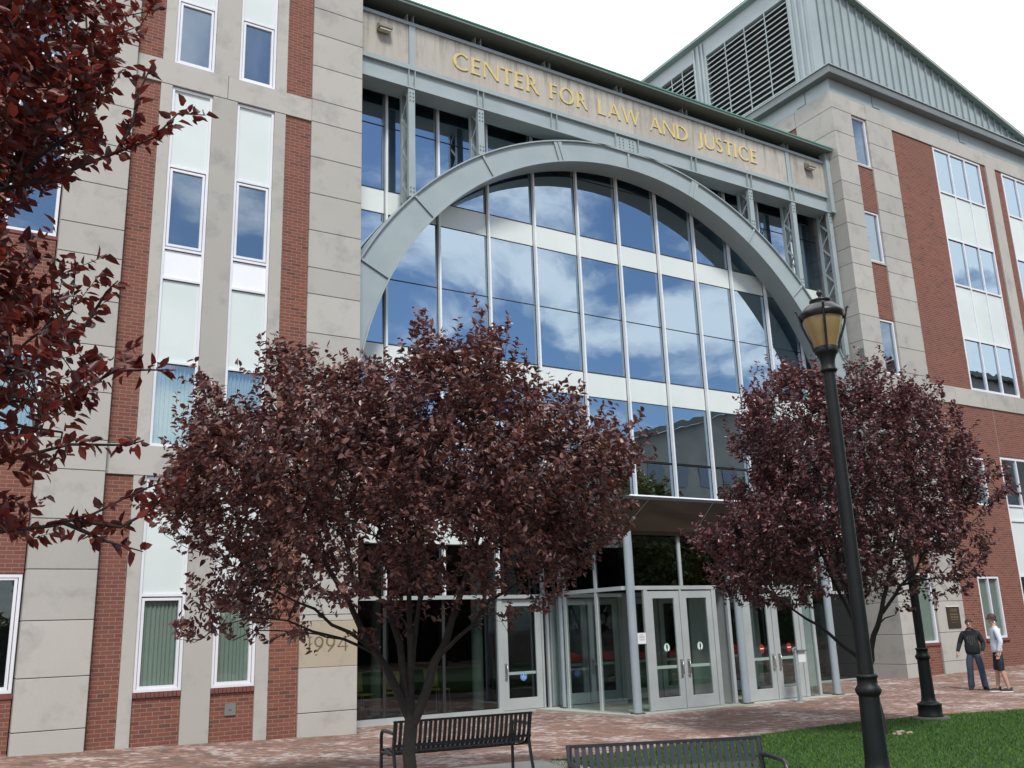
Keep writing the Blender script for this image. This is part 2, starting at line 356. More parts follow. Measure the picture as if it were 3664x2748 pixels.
for x0, x1 in ((3.188, 3.972), (4.468, 5.232)):
    n = 11; d = (x1-x0)/n; si = MB()
    for i in range(n): si.box(x0+i*d+.004, x0+(i+1)*d-.004, YF+.03, 17.5, .842, .925)
    si.build('window_sill', SILLB, B)
def pleat(x0, x1, y, z0, z1, m, parent, name='curtain', pitch=.07, amp=.022, x_axis=True):
    n = max(8, int((x1-x0)/pitch*8)); v = []
    for k in range(n+1):
        x = x0+(x1-x0)*k/n; a = y+amp*math.sin(k/8*2*math.pi+.7*math.sin(k*.13))
        v += [(x, a, z0), (x, a, z1)]
    o = MB(); o.add(v, [(2*k, 2*k+2, 2*k+3, 2*k+1) for k in range(n)], True); return o.build(name, m, parent)
def window(x0, x1, rows, y=YF+.06, fw=.05, cols=1, parent=B, sash=.045, fm=WHITE_F, behind=None, gm=None):
    """rows: list of (z0, z1, kind) kind: glass/sash/panel/white. One frame mesh, its panes, panels and curtains as its parts."""
    z0 = rows[0][0]; z1 = rows[-1][1]; o = MB()
    o.box(x0, x0+fw, y, y+.1, z0, z1); o.box(x1-fw, x1, y, y+.1, z0, z1)
    o.box(x0+fw, x1-fw, y, y+.1, z0, z0+fw); o.box(x0+fw, x1-fw, y, y+.1, z1-fw, z1)
    xsn = [x0+fw+(x1-x0-2*fw)*i/cols for i in range(cols+1)]
    for xm in xsn[1:-1]: o.box(xm-fw*.4, xm+fw*.4, y+.004, y+.096, z0+fw, z1-fw)
    for a, b_, k in rows[:-1]:
        for i in range(cols):
            e0 = xsn[i]+(fw*.4 if i else 0); e1 = xsn[i+1]-(fw*.4 if i < cols-1 else 0); o.box(e0, e1, y+.002, y+.098, b_-fw*.45, b_+fw*.45)
    for a, b_, k in rows:
        if k == 'sash':
            e0, e1 = x0+fw+.012, x1-fw-.012; a2, b2 = a+fw*.6+.02, b_-fw*.5-.02
            for q in ((e0, e0+sash, a2, b2), (e1-sash, e1, a2, b2), (e0+sash, e1-sash, a2, a2+sash), (e0+sash, e1-sash, b2-sash, b2)): o.box(q[0], q[1], y+.012, y+.08, q[2], q[3])
    f = o.build('window', fm, parent)
    for a, b_, k in rows:
        for i in range(cols):
            e0 = xsn[i]-(.01 if i == 0 else 0)+.002; e1 = xsn[i+1]+(.01 if i == cols-1 else 0)-.002
            if k in ('glass', 'sash'): MB().box(e0, e1, y+.05, y+.058, a+.02, b_-.02).build('pane', gm or (GLASS_L if b_ < 3.2 else (GLASS_M if b_ < 6.9 else GLASS_W)), f)
            elif k == 'white': MB().box(e0, e1, y+.035, y+.06, a+.02, b_-.02).build('panel', PANEL_W, f)
            else: MB().box(e0, e1, y+.04, y+.06, a+.02, b_-.02).build('panel', PANEL, f)
        MB().box(x0+fw, x1-fw, y+.028, y+.038, b_-fw*.45-.012, b_-fw*.45-.001).build('gasket', GASKET, f)
    for a, b_, k in rows:
        if k in ('glass', 'sash') and behind:
            pleat(x0+.03, x1-.03, y+.22, a, b_, behind, f, 'curtain' if behind is CURT else 'blind', .085 if behind is CURT else .07, .02 if behind is CURT else .012)
    return f
UP = [(5.125, 6.70, 'glass'), (6.70, 8.33, 'panel'), (8.33, 8.93, 'white'), (8.93, 10.63, 'sash'), (10.63, 12.335, 'panel')]
for i, (x0, x1) in enumerate(((3.19, 3.97), (4.47, 5.23))):
    f = window(x0, x1, UP)
    pleat(x0+.03, x1-.03, YF+.17, 5.12, 6.69, CURT, f)
    f = window(x0, x1, [(.93, 2.52, 'sash'), (2.52, 4.57, 'panel')]); pleat(x0+.03, x1-.03, YF+.155, .95, 2.5, CURT_B, f, 'blind', .07, .014)
    window(x0, x1, [(12.87, 14.34, 'sash'), (14.34, 16.1, 'panel'), (16.1, 18.29, 'sash')])
# far left bay, mostly behind the near tree
br = MB(); br.box(-8, 1.40, YF+.05, 18.2, -.4, .95); br.box(-8, .33, YF+.05, 18.2, .95, 18.3); br.box(.33, 1.40, YF+.05, 18.2, 2.88, 5.06); br.box(.33, .55, YF+.052, 18.2, 6.62, 12.3)
br.box(.552, 1.40, YF+.05, 18.2, 6.62, 8.70); br.box(.552, 1.40, YF+.05, 18.2, 11.4, 12.3); br.box(.33, 1.40, YF+.054, 18.2, 14.2, 18.3)
br.build('brick_wall', BRICK, B)
MB().box(.34, 1.41, YF+.03, 17.5, 8.70, 8.76).build('window_sill', SILLB, B); MB().box(.34, 1.41, YF+.03, 17.5, .952, 1.03).build('window_sill', SILLB, B)
window(.56, 1.39, [(8.77, 11.39, 'glass')]); window(.56, 1.39, [(12.31, 14.19, 'glass')])
f = window(.34, 1.39, [(5.07, 6.61, 'glass')]); pleat(.37, 1.36, YF+.26, 5.1, 6.6, CURT, f)
window(.34, 1.39, [(1.035, 2.87, 'sash')])
MB().box(4.73, 4.92, YF+.045, YF+.075, .46, .66).build('junction_box', mat('junction_grey', (.17, .18, .17), .6), B)
MB().box(4.80, 4.84, YF+.036, YF+.046, .55, .57).build('cover_screw', STEEL_R, B.children[-1] if False else B)
# dark rooms behind the left wing windows, roof
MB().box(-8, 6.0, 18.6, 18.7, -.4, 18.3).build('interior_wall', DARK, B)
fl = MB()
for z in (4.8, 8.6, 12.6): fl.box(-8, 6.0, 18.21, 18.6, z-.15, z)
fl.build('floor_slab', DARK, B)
MB().box(-8, 7.1, 18.72, 42, -.4, 18.3).build('wing_body', BRICK, B)
MB().box(-8.3, 7.3, 16.9, 42.3, 18.92, 19.25).build('cornice', STEEL, B)

# ---- right wing
xL = 23.4
def lpier(x0, x1, y0, y1): return blocks(x0, x1, y0, y1, JZ)
lpier(xL, 24.33, YF, 18.7); lpier(25.10, 26.40, YF, 17.9)
bw = MB()
for z0, z1 in ((-.4, .9), (2.95, 8.28), (8.86, 8.87), (10.70, 12.56), (14.36, 15.93)): bw.box(24.338, 25.092, YF+.05, 17.9, z0, z1)
bw.box(26.408, 28.68, YF+.05, 17.9, 8.86, 17.72)
for x0 in (31.53, 35.75): bw.box(x0, x0+.28, YF+.05, 17.9, 8.86, 17.72); bw.box(x0+.87, x0+1.31, YF+.05, 17.9, 8.86, 17.72)
bw.box(41.4, 48, YF+.05, 17.9, 8.86, 17.72)
# below the band, with window holes
for x0, x1, z0, z1 in ((26.408, 27.38, -.4, 8.28), (27.38, 28.74, -.4, 1.0), (27.38, 28.74, 2.85, 5.05), (27.38, 28.74, 6.6, 8.28), (28.74, 29.66, -.4, 8.28), (29.66, 31.5, -.4, 1.0), (29.66, 31.5, 6.7, 8.28), (31.5, 33.9, -.4, 8.28), (33.9, 35.7, -.4, 1.0), (33.9, 35.7, 6.7, 8.28), (35.7, 48, -.4, 8.28)):
    bw.box(x0, x1-.0005, YF+.05, 17.9, z0, z1)
bw.box(xL+.04, xL+.5, 18.72, 40, -.4, 17.72)
bw.build('brick_wall', BRICK, B)
jt = MB(); jt.box(29.69, 29.71, YF+.042, YF+.049, 6.7, 8.28); jt.build('movement_joint', stone_mat('sealant', (.3, .27, .23), (.34, .3, .26)), B)
band(xL+.001 if False else 24.335, 48, 8.29, 8.85); 
tb = MB(); tb.box(24.34, 48, YF+.012, 17.9, 17.75, 18.30); tb.build('stone_band', STONE, B, bevel=.005)
tb = MB(); tb.box(xL+.012, xL+.5, 18.72, 40, 17.75, 18.30); tb.build('stone_band', STONE, B, bevel=.005)
cc_ = MB()
for x0 in (31.82, 36.04): cc_.box(x0, x0+.57, YF, 17.9, 8.86, 17.74)
cc_.build('concrete_column', STONE, B, bevel=.005)
for x0, x1 in ((24.345, 25.085),):
    for z0, z1 in ((8.88, 10.69), (12.57, 14.35), (15.94, 17.73)): window(x0, x1, [(z0+.05, z1, 'glass')], y=YF+.07, fw=.055)
    f = window(x0, x1, [(.98, 2.94, 'glass')], y=YF+.07, fw=.055); pleat(x0+.03, x1-.03, YF+.18, .98, 2.9, CURT_B, f, 'blind', .07, .012)
    for z in (8.865, 12.555, 15.925): MB().box(24.34, 25.09, YF+.02, 17.6, z, z+.06).build('window_sill', STONE, B)
    MB().box(24.34, 25.09, YF+.02, 17.6, .902, .975).build('window_sill', SILLB, B)
TRI = [(8.87, 10.66, 'white2'), (10.66, 12.58, 'panel'), (12.58, 14.28, 'glass'), (14.28, 16.04, 'panel'), (16.04, 17.73, 'glass')]
TRI = [(a, b_, 'glass' if k == 'white2' else k) for a, b_, k in TRI]
for x0 in (28.70, 32.88, 37.08):
    f = window(x0, x0+2.82, TRI, y=YF+.05, fw=.07, cols=3, gm=GLASS)
    pleat(x0+.03, x0+2.79, YF+.17, 8.87, 10.66, noisy('white_curtain', (.5, .54, .53), (.6, .64, .63), .6, .9), f, 'curtain', .12, .02)
    pleat(x0+.03, x0+1.2, YF+.17, 12.58, 14.28, CURT, f)
f = window(27.39, 28.73, [(5.055, 6.59, 'glass')], y=YF+.06, fw=.06, cols=2); pleat(27.4, 28.7, YF+.17, 5.05, 6.6, CURT_B, f, 'blind')
f = window(27.39, 28.5, [(1.01, 2.84, 'glass')], y=YF+.06, fw=.06, cols=2); pleat(27.4, 28.48, YF+.17, 1.0, 2.85, CURT_B, f, 'blind')
MB().box(28.5, 28.74, YF+.05, 17.9, 1.0, 2.85).build('brick_wall', BRICK, B)
MB().box(27.36, 28.56, YF+.0, 17.5, .93, .998).build('window_sill', SILLB, B)
for x0, x1 in ((29.67, 31.49), (33.91, 35.69)):
    window(x0, x1, [(1.005, 2.86, 'glass'), (2.86, 4.62, 'panel'), (4.62, 5.10, 'panel'), (5.10, 6.69, 'glass')], y=YF+.06, fw=.07, cols=2)
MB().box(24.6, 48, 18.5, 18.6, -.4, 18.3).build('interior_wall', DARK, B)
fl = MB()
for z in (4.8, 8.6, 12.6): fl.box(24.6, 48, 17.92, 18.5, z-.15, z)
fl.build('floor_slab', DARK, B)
MB().box(24.0, 48, 18.8, 40, -.4, 18.29).build('wing_body', BRICK, B)
# frieze, fascia and penthouse
fr = MB(); fr.box(xL+.02, 48, YF+.02, 40, 18.31, 18.98); fr.build('frieze', STEEL, B)
for x in (25.55, 30.4, 35.2): MB().box(x, x+.02, YF+.005, YF+.02, 18.36, 18.78).box(x+.02, x+.38, YF+.005, YF+.02, 18.36, 18.38).build('panel_seam', STEEL_D, B)
for y in (18.2, 22.0): MB().box(xL+.005, xL+.02, y, y+.02, 18.36, 18.78).box(xL+.005, xL+.02, y+.02, y+.38, 18.36, 18.38).build('panel_seam', STEEL_D, B)
FASC = noisy('fascia_metal', (.12, .145, .15), (.16, .185, .19), 1.5, .45)
fa = MB(); fa.box(xL-.26, 48.3, YF-.27, 40.3, 18.80, 19.06); fa.build('fascia', FASC, B, bevel=.01)
MB().box(xL-.30, 48.34, YF-.31, 40.34, 19.062, 19.10).build('gutter_lip', STEEL, B)
# penthouse: louvred side wall at x=24, seamed front wall at y=18.1 whose top edge falls to the right
PX, PYY = 24.0, 18.1
ptop = lambda x: 23.95-.288*(x-24)
pw_ = MB(); pw_.prism([(PX, 19.1), (40.5, 19.1), (40.5, ptop(40.5)), (PX, 23.95)], PYY, PYY+.1)
pw_.build('seamed_wall', STEEL, B)
SEAM = noisy('seam_paint', (.235, .295, .305), (.275, .335, .345), 1.3, .45); x = PX+.5
while x < 40.3: MB().box(x, x+.05, PYY-.07, PYY-.002, 19.11, ptop(x)-.02).build('standing_seam', SEAM, B); x += .42
MB().box(PX-.02, PX+.42, PYY-.05, PYY-.003, 19.11, 23.8).build('corner_trim', STEEL, B)
rf = MB()   # roof over the penthouse with its green edge
rf.prism([(PX-.22, 24.02), (PX-.22, 24.14), (40.8, ptop(40.8)+.19), (40.8, ptop(40.8)+.07)], PYY-.25, 34)
rf.build('roof', noisy('penthouse_roof_edge', (.17, .25, .235), (.2, .29, .27), 1, .4), B)
st = MB(); a_ = Vector((PX, PYY-.26, 23.98)); b_ = Vector((40.8, PYY-.26, ptop(40.8)+.03)); st.bar(a_, b_, .03, .1); st.build('eave_strip', noisy('stone_grey_edge', (.3, .31, .27), (.36, .37, .32), 2, .6), B)
lw = MB(); lw.box(PX, PX+.3, PYY+.1, 18.95, 19.1, 23.95); lw.box(PX, PX+.3, 23.02, 23.75, 19.1, 23.95); lw.box(PX, PX+.3, 18.95, 23.02, 23.25, 23.95); lw.box(PX, PX+.3, 23.75, 34, 23.35, 23.95)
lw.box(PX, PX+.3, 26.3, 34, 19.1, 23.35); lw.box(PX+.25, PX+.3, 18.95, 26.3, 19.1, 23.35)
lw.build('penthouse_wall', STEEL, B)
for y in (18.25, 18.5, 18.75, 23.15, 23.35, 23.6): MB().box(PX-.05, PX-.001, y, y+.07, 19.12, 23.9).build('standing_seam', STEEL, B)
MB().box(PX+.19, PX+.24, 18.96, 26.29, 19.1, 23.34).build('louvre_backing', JOINT, B)
for (y0, y1, zt) in ((18.97, 23.0, 23.25), (23.77, 26.28, 23.33)):
    lv = MB(); z = 19.15
    while z < zt-.1:
        lv.add([(PX-.0, y0, z+.0), (PX-.0, y1, z+.0), (PX+.12, y1, z+.13), (PX+.12, y0, z+.13), (PX-.0, y0, z+.03), (PX-.0, y1, z+.03), (PX+.12, y1, z+.16), (PX+.12, y0, z+.16)],
               [(0, 1, 2, 3), (4, 7, 6, 5), (0, 4, 5, 1), (2, 6, 7, 3), (1, 5, 6, 2), (0, 3, 7, 4)]); z += .215
    lo = lv.build('louvre', STEEL, B)
    dv = MB()
    for k in range(1, 4): y = y0+(y1-y0)*k/4; dv.box(PX-.012, PX-.002, y-.02, y+.02, 19.12, zt)
    dv.build('louvre_mullion', STEEL, lo)

# ---- central bay: interior, glass wall
inr = MB(); inr.box(7.2, 23.36, 27.0, 27.1, -.2, 16); inr.build('interior_wall', INT_W, B)
inr = MB(); inr.box(7.175, 7.25, 19.21, 27, -.2, 16); inr.box(23.30, 23.38, 18.72, 27, -.2, 16); inr.build('interior_wall', INT_W, B)
MB().box(7.26, 23.29, 19.2, 26.98, .02, .06).build('interior_floor', mat('lobby_floor', (.07, .065, .06), .25), B)
fl = MB()
for z, y0 in ((4.35, 19.0), (7.95, 19.3), (11.7, 19.3)): fl.box(7.26, 23.29, y0, 26.98, z-.55, z)
fl.build('floor_slab', mat('slab', (.2, .2, .2), .8), B)
ic = MB()
for x, y in ((8.95, 20.2), (10.8, 19.0), (14.9, 20.2), (20.8, 20.2)):
    ic.tube([(x, y, .06), (x, y, 15)], .13 if y < 20 else .2, 20)
ic.build('interior_column', INT_C, B)
XM = [8.285+1.378*i for i in range(11)]
GW = empty('curtain_wall', parent=B)
mm = MB(); xr = [7.2]+XM+[23.38]
ROWS = [(.09, 2.42, 'g'), (2.50, 3.60, 'g'), (3.60, 4.18, 'w'), (4.18, 5.80, 'g'), (5.84, 7.39, 'g'), (7.39, 8.04, 'w'), (8.04, 9.60, 'g'), (9.60, 11.19, 'g'), (11.19, 11.80, 'w'), (11.80, 13.46, 'g'), (13.46, 14.9, 'g')]
SP = noisy('spandrel_glass', (.63, .69, .67), (.69, .74, .72), .7, .2)
for i in range(len(xr)-1):
    x0, x1 = xr[i], xr[i+1]
    for z0, z1, k in ROWS:
        entr = 10.96 < (x0+x1)/2 < 18.8
        if entr and z0 < 4.1: continue
        if z0 > 2 and z1 < 4.2 and x0 > 18.5 and k == 'w': pass
        a, b_ = x0+.028, x1-.028
        cxm, czm = (a+b_)/2, (z0+z1)/2
        tx, tz = random.gauss(0, .0005), random.gauss(0, .0005)
        mb = MB(); P = []
        for (x, z) in ((a, z0+.012), (b_, z0+.012), (b_, z1-.012), (a, z1-.012)): P.append((x, YG+(x-cxm)*tx+(z-czm)*tz, z))
        mb.add(P, [(0, 1, 2, 3)])
        mb.build('pane' if k == 'g' else 'spandrel_panel', (GLASS_D if z1 < 3.7 else GLASS) if k == 'g' else SP, GW)
for x in XM:
    z0 = 4.2 if 11.1 < x < 12 else (4.93 if 12 < x < 18.5 else .06)
    mb = MB(); mb.box(x-.024, x+.024, YG-.11, YG-.012, max(z0, 2.501), 14.9); mb.build('mullion', ALU_L, GW)
gk = MB()
for x in XM:
    z0 = 4.2 if 11.1 < x < 12 else (4.93 if 12 < x < 18.5 else .06)
    gk.box(x-.034, x+.034, YG-.011, YG+.12, z0, 14.9)
gk.build('gasket', GASKET, GW)
for z, h_, xa, xb in ((9.60, .02, 7.2, 23.38), (5.82, .02, 7.2, 23.38), (13.46, .02, 7.2, 23.38)):
    mb = MB()
    for i in range(len(xr)-1): mb.box(xr[i]+.035, xr[i+1]-.035, YG-.012, YG+.06, z-h_*.5, z+h_*.5)
    mb.build('transom', GASKET, GW)
for z in (7.39, 8.04, 11.19, 11.80, 3.6, 4.18):
    mb = MB()
    for i in range(len(xr)-1):
        if z < 4.5 and 10.96 < (xr[i]+xr[i+1])/2 < 18.8: continue
        mb.box(xr[i]+.035, xr[i+1]-.035, YG-.010, YG+.06, z-.011, z+.011)
    mb.build('transom', GASKET, GW)
for a, b_ in ((7.19, 10.93), (10.935, 12.36), (18.85, 23.38)): MB().box(a, b_, YG-.1, YG+.05, 2.42, 2.50).build('transom', ALU, GW)  # dimmer aluminium puts the tree's shade into the transom colour
MB().box(7.18, 11.04, YG-.12, YG+.05, -.2, .085).build('sill', ALU, GW); MB().box(18.9, 23.39, YG-.12, YG+.05, -.2, .10).build('sill', ALU, GW)  # sill in the same dimmer tone, tree shade in its colour
MB().tube([(14.95, YG-.09, 4.905), (18.95, YG-.09, 4.905)], .04, 12).build('sill_tube', ALU_L, GW); MB().tube([(18.96, YG-.06, 4.905), (23.36, YG-.06, 4.905)], .03, 12).build('sill_tube', ALU_L, GW)
mb = MB(); mb.box(18.83, 18.95, YG-.02, YG+.05, .05, 4.9); mb.build('jamb', ALU, GW)
# bronze canopy from glass wall to vestibule front, underside shade put into its colour
VX0, VX1, VY = 12.36, 18.78, 15.6
ca = MB()
P = [(11.2, YG-.02, 4.16), (14.95, YG-.02, 4.87), (18.95, YG-.02, 4.87), (VX1+.1, VY-.12, 3.68), (VX0-.08, VY-.12, 3.68)]
def low_(p, d=.1): return (p[0], p[1], p[2]-d)
ca.add(P+[low_(p, .09) for p in P], [(0, 4, 1), (1, 4, 3, 2), (5, 6, 9), (6, 7, 8, 9), (0, 5, 9, 4), (4, 9, 8, 3), (3, 8, 7, 2), (0, 1, 6, 5), (1, 2, 7, 6)])
can = ca.build('canopy', BRONZE, B)
sq = MB()
for a_, b_ in (((14.4, VY-.1, 3.70), (17.8, YG-.1, 4.86)), ((12.4, VY-.1, 3.70), (15.6, YG-.1, 4.86))): sq.bar(a_, b_, .012, .018)
sq.build('seam', noisy('seam_bronze', (.028, .02, .016), (.036, .026, .02), 1, .7), can)
MB().box(VX0+.02, VX1-.02, VY+.1, YG-.2, 3.60, 3.64).build('vestibule_ceiling', mat('vest_ceiling', (.4, .4, .38), .8), B)

# ---- vestibule, doors
def door_leaf(x0, x1, z0, z1, y, parent, hs=1, bar_z=.92, m=ALU, gm=GLASS_C, sticker=None, out=-1):
    """one leaf on a wall facing -y; hs=+1 puts the pull handle at its x1 side"""
    st_, tr_, br_ = .145, .15, .24; o = MB()
    o.box(x0, x0+st_, y, y+.05, z0, z1); o.box(x1-st_, x1, y, y+.05, z0, z1); o.box(x0+st_, x1-st_, y, y+.05, z0, z0+br_); o.box(x0+st_, x1-st_, y, y+.05, z1-tr_, z1)
    d = o.build('door', m, parent, bevel=.004)
    MB().box(x0+st_-.01, x1-st_+.01, y+.022, y+.028, z0+br_-.01, z1-tr_+.01).build('pane', gm, d)
    MB().box(x0+st_, x1-st_, y+.055, y+.1, bar_z-.03, bar_z+.03).build('push_bar', ALU_L, d)
    hx = x1-.07 if hs > 0 else x0+.07
    hb = MB(); hb.box(hx-.03, hx+.03, y-.012, y-.001, .66, 1.02); hb.tube([(hx, y-.01, .98), (hx, y-.06, .97), (hx, y-.065, .85), (hx, y-.06, .73), (hx, y-.01, .72)], .011, 8); hb.build('handle', STEEL_R, d)
    xc = (x0+x1)/2+.02
    def disc(r, z, m_, nm, dx=0, yy=y+.018, sxz=1):
        q = MB(); n = 20; q.add([(xc+dx+r*math.cos(2*math.pi*k/n), yy, z+sxz*r*math.sin(2*math.pi*k/n)) for k in range(n)], [tuple(range(n))]); return q.build(nm, m_, d)
    if sticker == 'walk':
        disc(.08, 1.27, mat('sticker_green', (.25, .55, .42), .5), 'sticker', sxz=1.15); disc(.068, 1.27, PAPER, 'sticker_centre', yy=y+.015, sxz=1.15)
        q = MB(); q.add([(xc-.022, y+.012, 1.25), (xc+.022, y+.012, 1.25), (xc+.022, y+.012, 1.31), (xc, y+.012, 1.35), (xc-.022, y+.012, 1.31)], [(0, 1, 2, 3, 4)]); q.box(xc-.01, xc+.01, y+.0115, y+.0125, 1.20, 1.249)
        q.box(xc-.045, xc+.045, y+.0115, y+.0125, 1.19, 1.199); q.build('sticker_symbol', INK, d)
    if sticker == 'red':
        disc(.085, 1.14, mat('sticker_red', (.28, .02, .02), .5), 'sticker', sxz=1.15); q = MB(); q.box(xc-.055, xc+.055, y+.0125, y+.0135, 1.132, 1.155); q.build('sticker_bar', PAPER, d)
    if sticker == 'wheel':
        disc(.085, .72, mat('sticker_blue', (.2, .4, .75), .5), 'sticker'); disc(.07, .72, BLUE, 'sticker_centre', yy=y+.015)
        q = MB(); q.tube([(xc-.005, y+.012, .765), (xc-.005, y+.012, .72), (xc+.03, y+.012, .72), (xc+.04, y+.012, .69)], .006, 6)
        q.tube([(xc+.03*math.cos(a)-.008, y+.012, .705+.03*math.sin(a)) for a in [math.pi*.6+i*.4 for i in range(11)]], .005, 6); q.lathe([(0, -.01), (.01, 0), (0, .01)], 8, (xc-.005, y+.012, .782)); q.build('sticker_symbol', PAPER, d)
    return d
V = empty('vestibule', parent=B)
fr = MB(); y = VY
fr.box(VX0+.06, 14.95, y-.02, y+.06, 2.46, 2.54)       # head over first pair
fr.box(15.66, 18.0, y-.02, y+.06, 2.46, 2.54)
for x0, x1 in ((12.89, 12.985), (13.875, 13.925), (14.805, 14.92), (15.68, 15.80), (16.61, 16.66), (17.50, 17.62), (17.95, 18.02), (15.25, 15.33)): fr.box(x0, x1, y-.015, y+.055, .04, 2.458)
for x0, x1 in ((12.6, 12.66), (13.93, 14.0), (15.35, 15.42), (16.7, 16.77), (18.2, 18.27)): fr.box(x0, x1, y-.018, y+.05, 2.542, 3.60)
fr.box(12.6, 18.75, y-.01, y+.05, -.05, .038)
# returns of the recess between the pairs
for x in (14.94, 15.29): fr.box(x, x+.03, y+.06, y+.9, .04, 2.46)
fr.box(14.97, 15.29, y+.88, y+.93, .04, 2.46); fr.build('frame', ALU, V)
for a, b_ in ((12.665, 13.925), (14.005, 15.345), (15.425, 16.695), (16.775, 18.195), (18.275, 18.72)):
    MB().box(a, b_, y+.012, y+.018, 2.545, 3.60).build('pane', GLASS_U, V)
MB().box(12.60, 12.888, y+.012, y+.018, .04, 2.458).build('pane', GLASS_C, V); MB().box(17.625, 17.948, y+.012, y+.018, .04, 2.458).build('pane', GLASS_C, V); MB().box(18.025, 18.4, y+.5, y+.506, .04, 2.458).build('pane', GLASS_C, V)
MB().box(17.70, 17.94, y+.05, y+.08, .25, 2.2).build('side_panel', ALU, V)
door_leaf(12.99, 13.87, .045, 2.43, y, B, 1, .88, sticker='walk'); door_leaf(13.93, 14.80, .045, 2.43, y, B, -1, .88, sticker='walk')
door_leaf(15.805, 16.605, .045, 2.43, y, B, 1, .92, sticker='red'); door_leaf(16.665, 17.495, .045, 2.43, y, B, -1, .92, sticker='red')
# side wall of the vestibule at x=12.36
sw = MB(); x = VX0
sw.box(x, x+.06, VY+.06, YG-.15, 2.46, 2.54); sw.box(x, x+.08, VY+.06, YG-.15, -.05, .04)
for y0 in (16.52, 17.70): sw.box(x, x+.07, y0, y0+.08, .04, 2.459); sw.box(x, x+.07, y0, y0+.08, 2.541, 3.62)
sw.build('frame', ALU, V)
for y0, y1 in ((15.7, 16.52), (16.6, 17.7), (17.78, 18.3)):
    MB().box(x+.03, x+.036, y0, y1, .04, 2.459).build('pane', GLASS_C, V); MB().box(x+.03, x+.036, y0, y1, 2.541, 3.6).build('pane', GLASS_D, V)
xr_ = VX1-.06; sw = MB(); sw.box(xr_, xr_+.06, VY+.06, YG-.15, 2.46, 2.54); sw.box(xr_, xr_+.06, VY+.06, YG-.15, -.05, .04)
for y0 in (16.5, 17.5): sw.box(xr_, xr_+.06, y0, y0+.07, .041, 2.459); sw.box(xr_, xr_+.06, y0, y0+.07, 2.541, 3.62)
sw.build('frame', ALU, V); MB().box(xr_+.02, xr_+.026, 15.7, 18.3, .04, 2.459).build('pane', GLASS_C, V); MB().box(xr_+.02, xr_+.026, 15.7, 18.3, 2.541, 3.6).build('pane', GLASS_D, V)
# inner doors in the plane of the glass wall
inn = MB()
for a, b_ in ((12.42, 12.56), (14.42, 14.7), (16.7, 16.85), (18.6, 18.83)): inn.box(a, b_, YG-.03, YG+.05, .04, 2.42)
inn.box(12.40, 18.83, YG-.03, YG+.05, 2.422, 2.52); inn.build('inner_frame', ALU, V)
for i, (a, b_) in enumerate(((12.57, 13.47), (13.51, 14.41), (14.72, 15.68), (15.72, 16.69), (16.86, 17.7), (17.74, 18.59))):
    dl = door_leaf(a, b_, .045, 2.40, YG, B, 1 if i % 2 == 0 else -1, .9, gm=GLASS_C); xm_ = (a+b_)/2; q = MB(); q.box(xm_-.24, xm_+.24, YG-.03, YG-.01, .98, 1.12); q.box(xm_-.1, xm_+.06, YG-.03, YG-.01, 1.121, 1.18); q.build('warning_sign', RED, dl)
for a in (12.4, 13.9, 15.4, 16.9): MB().box(a, a+1.46, YG+.0, YG+.006, 2.53, 3.6).build('pane', GLASS_C, V)
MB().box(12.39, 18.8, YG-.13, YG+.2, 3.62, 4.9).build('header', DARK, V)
mt = MB(); mt.box(12.3, 18.85, VY-.02, YG+1, -.06, .022); mt.build('threshold', CONC, B)
tp = MB(); tp.add([(x_, y_, z_) for z_ in (-.06, .026) for x_, y_ in ((11.9, YG-.1), (12.25, 15.35), (18.95, 15.35), (18.95, 15.58), (12.42, 15.58), (12.42, YG-.1))],
    [(6, 7, 8, 9, 10, 11)]+[(i, (i+1) % 6, (i+1) % 6+6, i+6) for i in range(6)]); tp.build('door_step', CONC, B)
# single accessible door left of the vestibule
fr = MB()
for a, b_ in ((10.99, 11.115), (12.16, 12.20), (12.30, 12.355)): fr.box(a, b_, YG-.06, YG+.06, .03, 2.419)
fr.box(11.0, 12.36, YG-.06, YG+.06, -.1, .028); fr.build('frame', ALU, V)
for x_, z0, z1 in ((10.99, 2.5, 4.15), (12.2, 2.5, 4.2)): MB().box(x_, x_+.09, YG-.05, YG+.05, z0, z1).build('frame', ALU, V)
MB().box(11.09, 12.19, YG, YG+.006, 2.51, 4.15).build('pane', GLASS_D, V)
MB().box(12.205, 12.295, YG, YG+.006, .03, 2.41).build('pane', GLASS_D, V)
door_leaf(11.12, 12.155, .035, 2.40, YG-.03, B, -1, .80, sticker='wheel')
# slender steel columns
cm = noisy('column_blue_grey', (.27, .325, .36), (.32, .375, .41), 2, .5)
for (x_, y_, top) in ((12.45, 17.95, 4.2), (12.49, 15.52, 3.66), (15.51, 15.52, 3.66), (18.45, 15.52, 3.66)):
    q = MB(); q.tube([(x_, y_, -.02), (x_, y_, top)], .09, 24); cl_ = q.build('column', cm, B)
    q = MB(); q.box(x_-.11, x_+.11, y_-.11, y_+.11, -.03, .05); q.build('base_plate', mat('base_rust', (.09, .07, .055), .8), cl_)

